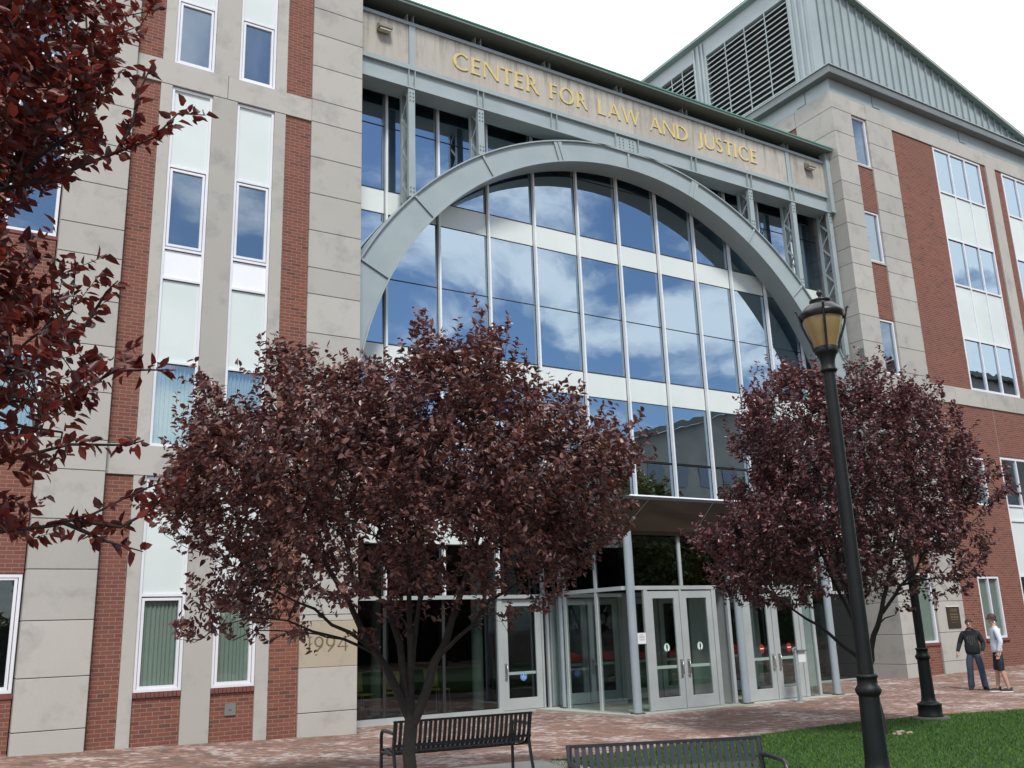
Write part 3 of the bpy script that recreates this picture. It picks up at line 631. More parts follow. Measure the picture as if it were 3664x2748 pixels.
# ---- steel portal: header beam and arch
hb = MB(); x0, x1 = 7.175, 23.37
hb.box(x0, x1, YA+.08, YA+.11, 14.20, 14.66); web = hb.build('header_beam', STEEL, B)
fg = MB(); fg.box(x0, x1, YA, 18.2, 14.165, 14.199); fg.box(x0, x1, YA, 18.0, 14.661, 14.70); fg.build('flange', STEEL, web)
for xs_ in (8.53, 8.69, 10.41, 10.57, 12.60, 12.77, 14.70, 15.48, 17.43, 17.60, 19.64, 19.81, 21.48, 21.64):
    MB().box(xs_, xs_+.02, YA+.005, YA+.079, 14.20, 14.66).build('stiffener', STEEL, web)
pl = MB(); pl.box(14.76, 15.44, YA+.05, YA+.079, 14.24, 14.62)
for xx in (14.86, 14.98, 15.20, 15.32):
    for k in range(4): pl.lathe([(.0, -.012), (.022, -.008), (.022, .0)], 8, (xx, YA+.045, 14.29+k*.09))
pl.build('splice_plate', STEEL, web)
MB().box(x0, x1, YA+.13, 18.3, 14.71, 15.8).build('header_core', JOINT, B)
sl = MB(); e = .006
for a, b_ in ((x0, 8.55), (8.72, 11.0), (11.0, 13.2), (13.2, 15.4), (15.4, 17.6), (17.6, 19.6), (19.6, 21.45), (21.66, x1)): sl.box(a+e*.5, b_-e*.5, YA+.045, YA+.12, 14.79, 15.86)
sl.build('fascia_stone', STONE_S, B)
tr = MB(); tr.box(x0, x1, YA+.01, YA+.12, 14.702, 14.785); tr.box(x0, x1, YA, YA+.14, 15.865, 15.95)
for a in (8.555, 21.46): tr.box(a, a+.16, YA+.02, YA+.119, 14.786, 15.864)
tr.build('steel_trim', STEEL, B)
ed = MB(); ed.box(23.20, 23.38, YA-.10, YA+.15, 14.15, 16.2); ed.build('end_plate', STEEL, B)
cl = MB(); cl.box(x0, x1, 18.25, 18.3, 15.8, 16.4); cl.build('clerestory', DARK, B)
for xx in (8.52, 10.4, 12.5, 14.9, 17.3, 19.6, 21.5):
    for d_ in (0, .16): MB().box(xx+d_, xx+d_+.02, YA+.06, 18.24, 15.95, 16.19).build('roof_bracket', STEEL, B)
rp = MB(); rp.box(x0, x1, 17.36, 27.2, 16.20, 16.30); rp.build('roof', STEEL_D, B)
MB().box(x0, x1, 17.34, 17.359, 16.27, 16.31).build('roof_lip', noisy('green_lip', (.06, .22, .14), (.08, .26, .18), 2, .4), B)
MB().box(x0, x1, 18.31, 18.6, 14.9, 16.19).build('header_back', DARK, B)
# arch: two circles (outer centre z 5.40 r 8.85, inner centre z 5.80 r 7.86), H section
ACX = 15.10; RO, ZO, RI, ZI = 8.84, 5.40, 7.86, 5.80
NSEG = 96; outer = []; inner = []
zb = 7.5
for i in range(NSEG+1):
    th = math.radians(180-9.5)-(math.radians(180-19))*i/NSEG
    c_, s_ = math.cos(th), math.sin(th)
    outer.append((ACX+RO*c_, ZO+RO*s_)); inner.append((ACX+RI*c_, ZI+RI*s_))
aw = MB()
def ringband(o, A, Bn, y0, y1):
    n = len(A); vs = []
    for (ax, az), (bx, bz) in zip(A, Bn): vs += [(ax, y0, az), (bx, y0, bz), (bx, y1, bz), (ax, y1, az)]
    fs = []
    for i in range(n-1):
        a, b2 = 4*i, 4*i+4
        for k in range(4): fs.append((a+k, a+(k+1) % 4, b2+(k+1) % 4, b2+k))
    fs += [(0, 1, 2, 3), (4*n-1, 4*n-2, 4*n-3, 4*n-4)]
    o.add(vs, fs)
off = lambda P, cz, d: [(ACX+(x-ACX)*(1+d/math.hypot(x-ACX, z-cz)), cz+(z-cz)*(1+d/math.hypot(x-ACX, z-cz))) for x, z in P]
ringband(aw, off(outer, ZO, -.034), off(inner, ZI, .034), YA+.06, YA+.09); arch = aw.build('arch', STEEL, B)
af = MB(); ringband(af, outer, off(outer, ZO, -.033), YA, YA+.62); ringband(af, off(inner, ZI, .033), inner, YA, YA+.62); af.build('flange', STEEL, arch)
ab = MB(); ringband(ab, off(outer, ZO, -.034), off(inner, ZI, .034), YA+.50, YA+.53); ab.build('back_web', STEEL, arch)
def radial(x_o, heavy=False, x_i=None):
    zo = ZO+math.sqrt(RO**2-(x_o-ACX)**2); th = math.atan2(zo-ZO, x_o-ACX)
    a = Vector((ACX+(RO-.035)*math.cos(th), YA+.03, ZO+(RO-.035)*math.sin(th)))
    th2 = math.atan2(a.z-ZI, a.x-ACX) if x_i is None else math.acos((x_i-ACX)/RI)
    b2 = Vector((ACX+(RI+.035)*math.cos(th2), YA+.03, ZI+(RI+.035)*math.sin(th2)))
    q = MB(); q.bar(a, b2, .055, .025 if not heavy else .02, ref=(0, 1, 0)); nm = 'stiffener'
    if heavy:
        d = (b2-a).normalized(); n_ = Vector((d.z, 0, -d.x))
        for s2 in (-1, 1): q.bar(a+n_*s2*.075, b2+n_*s2*.075, .09, .035, ref=(0, 1, 0))
        q.bar(a+Vector((0, -.02, 0)), b2+Vector((0, -.02, 0)), .012, .05, ref=(0, 1, 0))
        for k in range(5):
            c3 = a+(b2-a)*((k+.7)/5.4)
            for s2 in (-1, 1): q.obox(c3+n_*s2*.09, (d, n_, Vector((0, 1, 0))), (.018, .014, .02))
        nm = 'splice_joint'
    q.build(nm, STEEL, arch)
radial(8.66); radial(10.50); radial(12.75, True); radial(15.12); radial(17.52, True); radial(19.75); radial(21.55); radial(7.35)
# laced columns between beam and arch, and the tall one by the right wing
def laced(xc, zbot, ztop=14.165, w=.17):
    q = MB(); q.box(xc-w/2, xc+w/2, YA+.02, YA+.045, zbot, ztop); q.box(xc-w/2, xc+w/2, 18.12, 18.145, zbot, ztop)
    for y0 in (YA+.046, 18.04):
        q.box(xc-w/2, xc-w/2+.012, y0, y0+.08, zbot, ztop); q.box(xc+w/2-.012, xc+w/2, y0, y0+.08, zbot, ztop)
    o = q.build('post', STEEL, B)
    z = zbot+.05; k = 0; ll = MB()
    while z < ztop-.2:
        for s2, xx in ((1, xc-w/2+.016), (-1, xc+w/2-.016)):
            ya, yb = (YA+.08, 18.08) if (k % 2 == 0) == (s2 > 0) else (18.08, YA+.08)
            ll.bar((xx, ya, z), (xx, yb, min(z+.42, ztop)), .012, .05, ref=(1, 0, 0)) if False else ll.obox(((xx), (ya+yb)/2, z+.21), (Vector((0, yb-ya, .42)).normalized(), Vector((1, 0, 0)), Vector((0, -.42, yb-ya)).normalized()), (math.hypot(yb-ya, .42)/2, .005, .028))
        z += .42; k += 1
    ll.build('lacing', STEEL, o)
    bl = MB()
    for zz_ in (zbot+.12, zbot+.22, ztop-.12, ztop-.22, ztop-.32):
        for dx in (-.04, .04): bl.obox((xc+dx, YA+.012, zz_), (Vector((1, 0, 0)), Vector((0, 1, 0)), Vector((0, 0, 1))), (.014, .008, .014))
    bl.build('bolts', STEEL_D, o)
zarch = lambda x: ZO+math.sqrt(RO**2-(x-ACX)**2)
for xc in (8.61, 10.49, 19.72, 21.56): laced(xc, zarch(xc)-.02)
laced(23.22, 9.25)
gp = MB(); gp.box(22.6, 23.36, YA+.03, YA+.055, 7.4, 9.249); gp.build('gusset_plate', STEEL, B)
MB().box(23.37-.02+.03, 23.397, 17.22, 17.36, 7.0, 9.6).build('downpipe', STEEL_D, B)
for a in ((20.6, 16.0),):
    pass
# ---- gilt lettering
def arc(cx0, cz0, rx, rz, a0, a1, n, thin, thick, ph=0):
    """variable-width elliptical stroke: thick at the sides, thin at top and bottom"""
    L = []; R_ = []
    for i in range(n+1):
        a = math.radians(a0+(a1-a0)*i/n); w = thin+(thick-thin)*abs(math.cos(a+ph))
        L.append((cx0+(rx)*math.cos(a), cz0+rz*math.sin(a))); R_.append((cx0+(rx-w)*math.cos(a), cz0+(rz-w*rz/rx)*math.sin(a)))
    return [[L[i], L[i+1], R_[i+1], R_[i]] for i in range(n)]
def st4(x0, z0, x1, z1, w0, w1):
    return [[(x0-w0/2, z0), (x0+w0/2, z0), (x1+w1/2, z1), (x1-w1/2, z1)]]
K, H_ = .17, .075
def stem(x, w=K): return [[(x-w*.12, 0), (x+w*1.12, 0), (x+w*.92, .3), (x+w*.92, .7), (x+w*1.12, 1), (x-w*.12, 1), (x+w*.08, .7), (x+w*.08, .3)]]
def hb_(x0, x1, z, h=H_): return [[(x0, z), (x1-.02, z), (x1+.02, z+h+.025), (x0, z+h)]]
GL = {
 'C': (.86, arc(.5, .5, .5, .52, 48, 312, 14, .06, K)),
 'E': (.56, stem(0)+hb_(K*.8, .5, 0)+hb_(K*.8, .44, .47)+hb_(K*.8, .5, .9)),
 'N': (.84, stem(0, .1)+[[(0, 1), (.16, 1), (.86, 0), (.72, 0)]]+stem(.74, .1)),
 'T': (.66, stem(.25)+[[(0, .91), (.67, .91), (.67, 1.0), (0, 1.0)]]),
 'R': (.70, stem(0)+arc(.24, .73, .30, .27, -90, 90, 8, .07, K)+[[(K*.8, .93), (.25, .93), (.25, 1), (K*.8, 1)], [(K*.8, .46), (.25, .46), (.25, .53), (K*.8, .53)]]+[[(.25, .5), (.42, .5), (.76, -.04), (.6, -.02)]]),
 'F': (.52, stem(0)+hb_(K*.8, .44, .45)+hb_(K*.8, .5, .9)),
 'O': (1.02, arc(.5, .5, .5, .52, 0, 360, 24, .06, K)),
 'L': (.54, stem(0)+hb_(K*.8, .5, 0)),
 'A': (.80, [[(.0, 0), (.09, 0), (.42, 1), (.36, 1)], [(.34, 1), (.47, 1), (.84, 0), (.66, 0)], [(.2, .32), (.62, .32), (.60, .39), (.22, .39)]]),
 'W': (1.16, [[(.0, 1), (.16, 1), (.38, 0), (.28, 0)], [(.28, 0), (.35, 0), (.63, 1), (.55, 1)], [(.52, 1), (.68, 1), (.92, 0), (.82, 0)], [(.82, 0), (.89, 0), (1.18, 1), (1.1, 1)]]),
 'D': (.86, stem(0)+arc(.30, .5, .56, .5, -90, 90, 12, .07, K)+[[(K*.8, .93), (.31, .93), (.31, 1), (K*.8, 1)], [(K*.8, 0), (.31, 0), (.31, .07), (K*.8, .07)]]),
 'J': (.34, [[(.12, 0), (.12+K, 0), (.12+K, 1), (.12, 1)], [(.12, 0), (.12+K, 0), (.02, -.24), (-.06, -.2)]]),
 'U': (.78, [[(0, 1), (K, 1), (K, .3), (0, .3)], [(.66, 1), (.76, 1), (.76, .3), (.66, .3)]]+arc(.38, .32, .38, .34, 180, 360, 10, .07, .14)),
 'S': (.52, arc(.26, .75, .24, .26, 40, 270, 10, .07, .12)+arc(.24, .25, .26, .26, 90, -140, 10, .07, .14)),
 'I': (.22, stem(0)),
}
def word(txt, x0, x1, zb_, H, y, depth, parent, m, name='lettering'):
    sp_ = .13; tot = sum(GL[c][0] for c in txt)+sp_*(len(txt)-1); sc_ = (x1-x0)/tot; x = x0; o = MB(); k = 0
    for ch in txt:
        for poly in GL[ch][1]:
            P = [(x+px*sc_, zb_+pz*H) for px, pz in poly]; o.prism(P, y-depth-.0006*(k % 9), y); k += 1
        x += (GL[ch][0]+sp_)*sc_
    return o.build(name, m, parent)
for txt, a, b_ in (('CENTER', 9.74, 12.24), ('FOR', 12.60, 13.80), ('LAW', 14.17, 15.60), ('AND', 15.98, 17.40), ('JUSTICE', 17.80, 20.18)):
    word(txt, a, b_, 15.10, .45, YA+.044, .022, B, GOLD)
# incised year 1994, shade of the cuts put into the dark gilt
GL['1'] = (.34, [[(.12, .04), (.22, .04), (.22, .96), (.12, .96)], [(.0, 0), (.34, 0), (.34, .04), (.0, .04)], [(.0, .96), (.34, .96), (.34, 1), (.0, 1)]])
GL['9'] = (.62, arc(.3, .66, .3, .34, 0, 360, 18, .04, .11)+[[(.5, .66), (.6, .66), (.56, .4), (.44, .42)], [(.44, .42), (.56, .4), (.2, -.02), (.12, 0)]])
GL['4'] = (.70, [[(.48, 0), (.58, 0), (.58, 1), (.48, 1)], [(.0, .3), (.06, .27), (.5, .98), (.47, 1)], [(.0, .25), (.7, .25), (.7, .31), (.0, .31)]])
word('1994', 6.17, 6.98, 1.47, .27, YF-.001, .003, B, GOLD_D, 'date_numerals')

# ------------------------------------------------------------------ fittings on the building
def floodlight(x, z, label):
    t = empty('wall_light', (x, YA+.04, z)); tag(t, label, 'wall light', 'wall lights on the stone header')
    MB().box(-.14, .14, -.03, .0, .0, .2).build('backplate', noisy('cast_grey', (.13, .14, .13), (.17, .18, .17), 5, .5), t)
    q = MB(); q.add([(-.17, -.031, .16), (.17, -.031, .16), (.17, -.2, .10), (-.17, -.2, .10), (-.17, -.031, -.02), (.17, -.031, -.02), (.17, -.2, -.0), (-.17, -.2, -.0)], [(0, 1, 2, 3), (4, 7, 6, 5), (0, 3, 7, 4), (1, 5, 6, 2), (3, 2, 6, 7), (0, 4, 5, 1)])
    q.build('housing', noisy('bronze_grey', (.2, .19, .15), (.25, .24, .2), 5, .45), t, bevel=.01)
    MB().box(-.14, .14, -.18, -.05, -.05, -.021).build('lens', mat('lens', (.5, .48, .4), .2), t); return t
floodlight(7.88, 15.46, 'small grey wall light on the stained stone left of the word CENTER')
floodlight(22.46, 15.50, 'small pale wall light on the stone header beside the right wing')
def text_rows(o, x0, x1, zt, rows, y, m, name, parent):
    r = random.Random(3)
    for h, cnt, gap in rows:
        x = x0+(x1-x0)*(.5-cnt/2)
        while x < x0+(x1-x0)*(.5+cnt/2):
            w = r.uniform(.4, 1.0)*h*3; o.box(x, min(x+w, x1), y-.001, y, zt-h, zt); x += w+h*.6
        zt -= h+gap
t = empty('plaque', (0, 0, 0)); t.location = (25.52, YF-.0, 1.36)
tag(t, 'dark bronze wall plaque on the stone pier beside the two men', 'plaque')
MB().box(0, .60, -.03, -.001, 0, .60).build('plate', noisy('plaque_bronze', (.045, .035, .025), (.065, .05, .035), 6, .4, metal=.5), t, bevel=.006)
MB().box(-.01, .61, -.045, -.001, .602, .625).build('top_rim', mat('bright_rim', (.75, .72, .66), .3), t)
q = MB(); text_rows(q, .1, .5, .55, [(.03, .6, .02), (.03, .8, .06), (.045, .85, .03), (.045, .85, .03), (.03, .9, .06), (.02, .7, .01)], -.032, None, '', None); q.build('raised_text', mat('plaque_gilt', (.2, .13, .07), .5, .3), t)
t = empty('notice', (12.665, VY-.004, 1.37)); tag(t, 'white printed paper notice taped to the glass beside the left pair of doors', 'notice')
MB().box(0, .22, -.004, 0, 0, .22).build('sheet', PAPER, t)
q = MB(); text_rows(q, .03, .19, .19, [(.008, .5, .02), (.008, .9, .01), (.008, .9, .01), (.008, .8, .02), (.008, .9, .01), (.008, .7, .01)], -.0045, None, '', None); q.build('print', mat('grey_ink', (.25, .25, .27), .7), t)
# ash bin / card reader post in front of the right pair
t = empty('intercom_post', (16.62, 15.02, 0)); tag(t, 'grey steel post with small hooded box standing before the right doors', 'intercom post')
q = MB(); q.lathe([(.0, .04), (.075, .035), (.10, .0)], 20); q.build('foot', STEEL_R, t)
q = MB(); q.box(-.035, .035, -.035, .035, .03, 1.10); q.build('pole', STEEL, t)
q = MB(); q.tube([(-.055, 0, 1.06), (-.055, 0, 1.12), (.03, 0, 1.14)], .03, 10); q.build('arm', STEEL_D, t)
q = MB(); q.box(.04, .26, -.05, .05, .84, 1.07); q.build('box', ALU_L, t); q = MB(); q.box(.0, .29, -.10, .06, 1.072, 1.10); q.build('hood', STEEL_D, t)

# ------------------------------------------------------------------ street lamps
def lamp(loc, label):
    t = empty('street_lamp', loc); tag(t, label, 'street lamp', 'dark lantern lamp posts on the lawn edge')
    b = MB(); b.lathe([(.31, -.04), (.31, .03), (.295, .055), (0, .055)], 36); b.build('footing', noisy('lamp_footing', (.07, .075, .06), (.11, .11, .09), 6, .9, bmp=.4), t)
    b = MB(); b.lathe([(.21, .055), (.21, .08), (.198, .10), (.196, .235), (.203, .245), (.203, .265), (.165, .28), (.136, .30), (.122, .325), (.115, .37), (.113, .42)], 36); b.build('base', BLACKG, t, )
    b = MB(); b.lathe([(.112, .42), (.100, 1.02)], 24, fl=.07); b.lathe([(.101, .99), (.120, 1.02), (.128, 1.05), (.112, 1.08), (.097, 1.10), (.097, 1.16), (.108, 1.17), (.108, 1.19), (.085, 1.20)], 28)
    b.build('fluted_shaft', BLACKG, t)
    b = MB(); b.lathe([(.077, 1.19), (.073, 2.2), (.068, 3.3), (.063, 4.345)], 24, fl=.04)
    b.lathe([(.07, 4.34), (.088, 4.35), (.09, 4.37), (.075, 4.385), (.073, 4.42), (.078, 4.47), (.10, 4.53), (.122, 4.555), (.127, 4.575), (.12, 4.60), (.118, 4.63), (0, 4.63)], 28); b.build('pole', BLACKG, t)
    gm = mat('amber_globe', (.27, .20, .09), .3); p = gm.node_tree.nodes['Principled BSDF']; p.inputs['Subsurface Weight'].default_value = .35; p.inputs['Subsurface Radius'].default_value = (.08, .06, .03); p.inputs['Subsurface Scale'].default_value = .5
    b = MB(); b.lathe([(.112, 4.60), (.128, 4.66), (.165, 4.76), (.196, 4.86), (.212, 4.94), (.214, 4.975)], 32); b.build('globe', gm, t)
    b = MB(); b.lathe([(.222, 4.945), (.232, 4.95), (.236, 4.975), (.244, 4.99), (.244, 5.01), (.225, 5.03), (.20, 5.06), (.16, 5.10), (.125, 5.115), (.105, 5.12), (.10, 5.14), (.118, 5.15), (.118, 5.165), (.05, 5.175), (.02, 5.18), (.018, 5.22), (.03, 5.235), (.034, 5.26), (.022, 5.285), (0, 5.295)], 36); b.build('cap', BLACK, t)
    for k in range(4):
        a = math.radians(224+90*k); ca_, sa_ = math.cos(a), math.sin(a)
        pts = [(.125, 4.58), (.15, 4.68), (.19, 4.78), (.225, 4.88), (.238, 4.95), (.25, 5.0), (.262, 5.05), (.28, 5.065)]
        q = MB(); q.tube([(r*ca_, r*sa_, z) for r, z in pts], [.013]*7+[.015], 8); q.build('cage_rib', BLACK, t)
    return t
l1 = lamp((8.16, 6.48, 0), 'tall dark lantern lamp post with its amber globe showing before the copper leaved tree')
l2 = copy_tree(l1); l2.location = (15.12, 10.77, 0); l2['label'] = 'lamp post on a round concrete footing, its lantern hidden inside the right tree'

# ------------------------------------------------------------------ benches
def bench(loc, rz, label, L=1.77, nsl=29, sc=.93):
    t = empty('park_bench', loc, rz); tag(t, label, 'bench', 'black metal slat benches on the lawn edge')
    # profile: y forward, z up (metres before scale)
    prof = [(-.20, .80), (-.175, .70), (-.15, .60), (-.12, .52), (-.075, .455), (-.01, .425), (.08, .415), (.20, .43), (.32, .445), (.38, .44), (.415, .41), (.42, .375)]
    prof = [(y*sc, z*sc) for y, z in prof]
    pitch = L/nsl; w = pitch*.64; q = MB(); back = MB()
    for k in range(nsl):
        x = (k+.5)*pitch
        for (o, seg) in ((back, prof[:5]), (q, prof[4:])):
            for i in range(len(seg)-1):
                a = Vector((x, seg[i][0], seg[i][1])); b_ = Vector((x, seg[i+1][0], seg[i+1][1])); o.bar(a, b_, w, .008, ref=(1, 0, 0)) if False else None
                d = (b_-a); nn = Vector((0, -d.z, d.y)).normalized()*.005; hx = Vector((w/2, 0, 0))
                o.add([a-hx-nn, a+hx-nn, a+hx+nn, a-hx+nn, b_-hx-nn, b_+hx-nn, b_+hx+nn, b_-hx+nn], [(0, 3, 2, 1), (4, 5, 6, 7), (0, 1, 5, 4), (1, 2, 6, 5), (2, 3, 7, 6), (3, 0, 4, 7)])
    back.build('backrest', BENCH_M, t); q.build('seat', BENCH_M, t)
    r = MB(); yt, zt = prof[0]; r.box(0, L, yt-.014, yt+.014, zt-.012, zt+.012); r.box(0, L, prof[3][0]-.03, prof[3][0]-.01, prof[3][1]-.02, prof[3][1]+.01); r.box(0, L, prof[-1][0]-.03, prof[-1][0]-.008, prof[-1][1]-.01, prof[-1][1]+.03); r.box(0, L, .05*sc, .08*sc, .385*sc, .402*sc); r.build('rail', BENCH_M, t)
    for x in (.02, L-.02):
        f_ = MB(); f_.tube([(x, -.27*sc, 0), (x, -.17*sc, .30*sc), (x, -.12*sc, .48*sc), (x, -.20*sc, .80*sc)], .021, 8); f_.tube([(x, -.13*sc, .42*sc), (x, .40*sc, .40*sc)], .02, 8)
        fo = f_.build('end_frame', BENCH_M, t)
        f_ = MB(); f_.tube([(x, .44*sc, 0), (x, .44*sc, .40*sc), (x, .44*sc, .58*sc), (x, .41*sc, .64*sc), (x, .36*sc, .66*sc), (x, .1*sc, .665*sc), (x, -.14*sc, .66*sc)], .021, 8); f_.build('armrest', BENCH_M, t)
        f_ = MB()
        for yy in (-.27*sc, .44*sc): f_.box(x-.04, x+.04, yy-.05, yy+.05, 0, .012)
        f_.build('foot_plate', BENCH_M, t)
    return t
def bench_at(pL, pR, flip, label):
    a = Vector(pL); b_ = Vector(pR); L = (b_-a).length; ang = math.atan2(b_.y-a.y, b_.x-a.x)
    if not flip:  # seat towards +y
        o = Vector((a.x, a.y)); return bench((o.x, o.y, .018), ang, label, L)
    t = bench((b_.x, b_.y, .0), ang+math.pi, label, L); return t
# ends given on the ground line under the back rail (back rail sits .19 behind the origin line)
def shift(p, ang, d): return (p[0]-math.sin(ang)*d, p[1]+math.cos(ang)*d)
a1 = math.radians(-8.5); L1 = (4.78, 10.38); R1 = (6.50, 10.12)
bench_at(shift(L1, a1, .19), shift(R1, a1, .19), False, 'black slatted metal bench on the concrete pad behind the left tree trunk')
a2 = math.radians(-24.4); L2 = (4.93, 7.15); R2 = (6.54, 6.42)
bench_at(shift(L2, a2, -.19), shift(R2, a2, -.19), True, 'grey sheened slatted bench on the grass, cut off by the lower edge of the photo')

# ------------------------------------------------------------------ trees
def leaf_mat(name, stops, rough=.42, trans=.25):
    m = mat(name, rough=rough, spec=.5); t = m.node_tree; P = t.nodes['Principled BSDF']; gg = N(t, 'ShaderNodeNewGeometry')
    c = ramp(t, gg.outputs['Random Per Island'], stops)
    t.links.new(c, P.inputs['Base Color'])
    tl = N(t, 'ShaderNodeBsdfTranslucent'); t.links.new(mixc(t, .35, c, (.35, .05, .03)), tl.inputs[0]); ms = N(t, 'ShaderNodeMixShader'); ms.inputs[0].default_value = trans
    t.links.new(P.outputs[0], ms.inputs[1]); t.links.new(tl.outputs[0], ms.inputs[2]); t.links.new(ms.outputs[0], t.nodes['Material Output'].inputs[0])
    return m
BARK = noisy('bark', (.012, .010, .009), (.026, .021, .018), 14, .9, bmp=.5)
def leaves_mesh(name, P, D, size, m, parent, seed=1):
    """P leaf bases, D leaf directions (unit)."""
    r = np.random.default_rng(seed); n = len(P)
    nrm = r.normal(0, 1, (n, 3)); nrm[:, 2] += 1.1
    side = np.cross(D, nrm); side /= np.linalg.norm(side, axis=1)[:, None]+1e-9; up_ = np.cross(side, D)
    L = size*r.uniform(.6, 1.25, n)[:, None]; Wd = L*r.uniform(.24, .35, n)[:, None]; fold = Wd*r.uniform(.1, .7, n)[:, None]; droop = L*r.uniform(-.05, .35, n)[:, None]
    tw = L*r.normal(0, .07, n)[:, None]
    a = P; b1 = P+D*L*.30+side*Wd*.9+up_*fold; c1 = P+D*L*.66+side*(Wd*.74+tw)+up_*(fold*.7-droop*.3); b2 = P+D*L*.30-side*Wd*.9+up_*fold; c2 = P+D*L*.66-side*(Wd*.74-tw)+up_*(fold*.7-droop*.3); tip = P+D*L+side*tw*1.5-up_*droop
    V = np.stack([a, b1, c1, tip, c2, b2], 1).reshape(-1, 3); k = np.arange(n)*6
    F = np.concatenate([np.stack([k, k+1, k+2, k+3], 1), np.stack([k, k+3, k+4, k+5], 1)])
    return mesh_np(name, V, F, m, parent)
def tree(name, base, poly, thick, nshoot, lpshoot, leaf, lm, label, cat, limbs, trunk, seed, vdir=None, hollow=.0, shootlen=(.18, .42), sparse=None, group=None, extra=None, stray=.09):
    r = np.random.default_rng(seed); base = np.array(base, float)
    v = np.array(vdir if vdir else base[:2]); v = v/np.hypot(*v); w = np.array([v[1], -v[0]])
    t = empty(name, tuple(base)); tag(t, label, cat, group)
    to = lambda ww, dd, zz: np.stack([ww*w[0]+dd*v[0], ww*w[1]+dd*v[1], zz], -1)
    P = np.array(poly); lo, hi = P.min(0), P.max(0)
    # distance to outline on a lattice of candidate points
    n = nshoot*9; ww = r.uniform(lo[0], hi[0], n); zz = r.uniform(lo[1], hi[1], n); k = inpoly(poly, ww, zz); ww = ww[k]; zz = zz[k]
    A = P; Bq = np.roll(P, -1, 0); d2 = np.full(len(ww), 9.)
    for p0, p1 in zip(A, Bq):
        e = p1-p0; tt = np.clip(((ww-p0[0])*e[0]+(zz-p0[1])*e[1])/(e@e), 0, 1); d2 = np.minimum(d2, np.hypot(ww-p0[0]-tt*e[0], zz-p0[1]-tt*e[1]))
    kk = d2 > (.13 if stray > .05 else .03); ww = ww[kk]; zz = zz[kk]; d2 = d2[kk]-.1*(stray > .05)
    dm = min(thick*.75, d2.max()); half = thick*np.sqrt(np.clip(1-(1-np.clip(d2/dm, 0, 1))**2, .02, 1))
    u_ = r.uniform(-1, 1, len(ww)); u_ = np.sign(u_)*np.abs(u_)**.6
    dd = u_*half
    # clumpiness
    cl_ = r.uniform([lo[0], -thick, lo[1]], [hi[0], thick, hi[1]], (230, 3)); q = np.stack([ww, dd, zz], 1)
    dist = np.min(np.linalg.norm(q[:, None]-cl_[None], axis=2), axis=1); keep = r.random(len(ww)) < np.exp(-(dist/.27)**2)*1.15+.13
    if sparse is not None: keep &= r.random(len(ww)) < np.array([sparse(a, b) for a, b in zip(ww, zz)])
    q = q[keep]; q = q[:nshoot]; print(name, len(q))
    # long stray shoots along the outline
    ne = int(len(q)*stray); ii = r.integers(0, len(P), ne); f_ = r.random(ne)[:, None]; edge = P[ii]*(1-f_)+np.roll(P, -1, 0)[ii]*f_; okz = edge[:, 1] > lo[1]+.5
    edge = edge[okz]; es = np.stack([edge[:, 0], r.normal(0, thick*.2, len(edge)), edge[:, 1]], 1); nmain = len(q); q = np.r_[q, es]
    C0 = np.array([np.mean(q[:, 0])*.6, 0, lo[1]+(hi[1]-lo[1])*.12])
    # shoots: each a bent stem pointing out and up
    dirs = q-C0; dirs /= np.linalg.norm(dirs, axis=1)[:, None]; dirs = dirs*.8+r.normal(0, .42, dirs.shape); dirs[:, 2] += .32; dirs /= np.linalg.norm(dirs, axis=1)[:, None]
    Ls = r.uniform(shootlen[0], shootlen[1], len(q)); Ls[nmain:] *= r.uniform(.9, 1.6, len(q)-nmain); start = q-dirs*Ls[:, None]*.7; start[nmain:] += dirs[nmain:]*Ls[nmain:, None]*.12
    LP = []; LD = []
    for j in range(lpshoot):
        f = (j+.5)/lpshoot; p = start+dirs*(Ls*f)[:, None]
        a = j*2.4+r.uniform(0, 6.28, len(q)); rn = r.normal(0, 1, q.shape); rn -= dirs*np.sum(rn*dirs, 1)[:, None]; rn /= np.linalg.norm(rn, axis=1)[:, None]
        ld = dirs*.45+rn*.9; ld[:, 2] -= .12; ld /= np.linalg.norm(ld, axis=1)[:, None]; LP.append(p); LD.append(ld)
    LP = np.concatenate(LP); LD = np.concatenate(LD)
    if extra:      # sprays along hand placed boughs
        for pts in extra:
            pts = np.array(pts, float); seg = np.linalg.norm(np.diff(pts, axis=0), axis=1); cum = np.r_[0, np.cumsum(seg)]; m_ = int(cum[-1]/.013)
            s_ = r.uniform(0.05*cum[-1], cum[-1], m_); pp = np.stack([np.interp(s_, cum, pts[:, i]) for i in range(3)], 1)
            off_ = r.normal(0, 1, (m_, 3)); pp = pp+off_*.02*r.random((m_, 1)); off_ = off_+.5*(pts[-1]-pts[0])/np.linalg.norm(pts[-1]-pts[0]); off_ /= np.linalg.norm(off_, axis=1)[:, None]; LP = np.r_[LP, pp]; LD = np.r_[LD, off_]
    conv = lambda a: np.stack([a[:, 0]*w[0]+a[:, 1]*v[0], a[:, 0]*w[1]+a[:, 1]*v[1], a[:, 2]], 1)
    leaves_mesh('crown', conv(LP), conv(LD), leaf, lm, t, seed)
    # wood: trunk, limbs, boughs, twigs
    tm = MB(); tm.tube([to(*p) for p in trunk[0]], trunk[1], 12, cap=False); tob = tm.build('trunk', BARK, t)
    lb = MB(); nodes = []
    def curve(a, b_, sag, k=6, wig=.05):
        a = np.array(a, float); b_ = np.array(b_, float); L = np.linalg.norm(b_-a)
        return [a+(b_-a)*s+np.array([0, 0, sag*L*4*s*(1-s)])+(r.normal(0, wig*L, 3)*math.sin(math.pi*s)) for s in np.linspace(0, 1, k)]
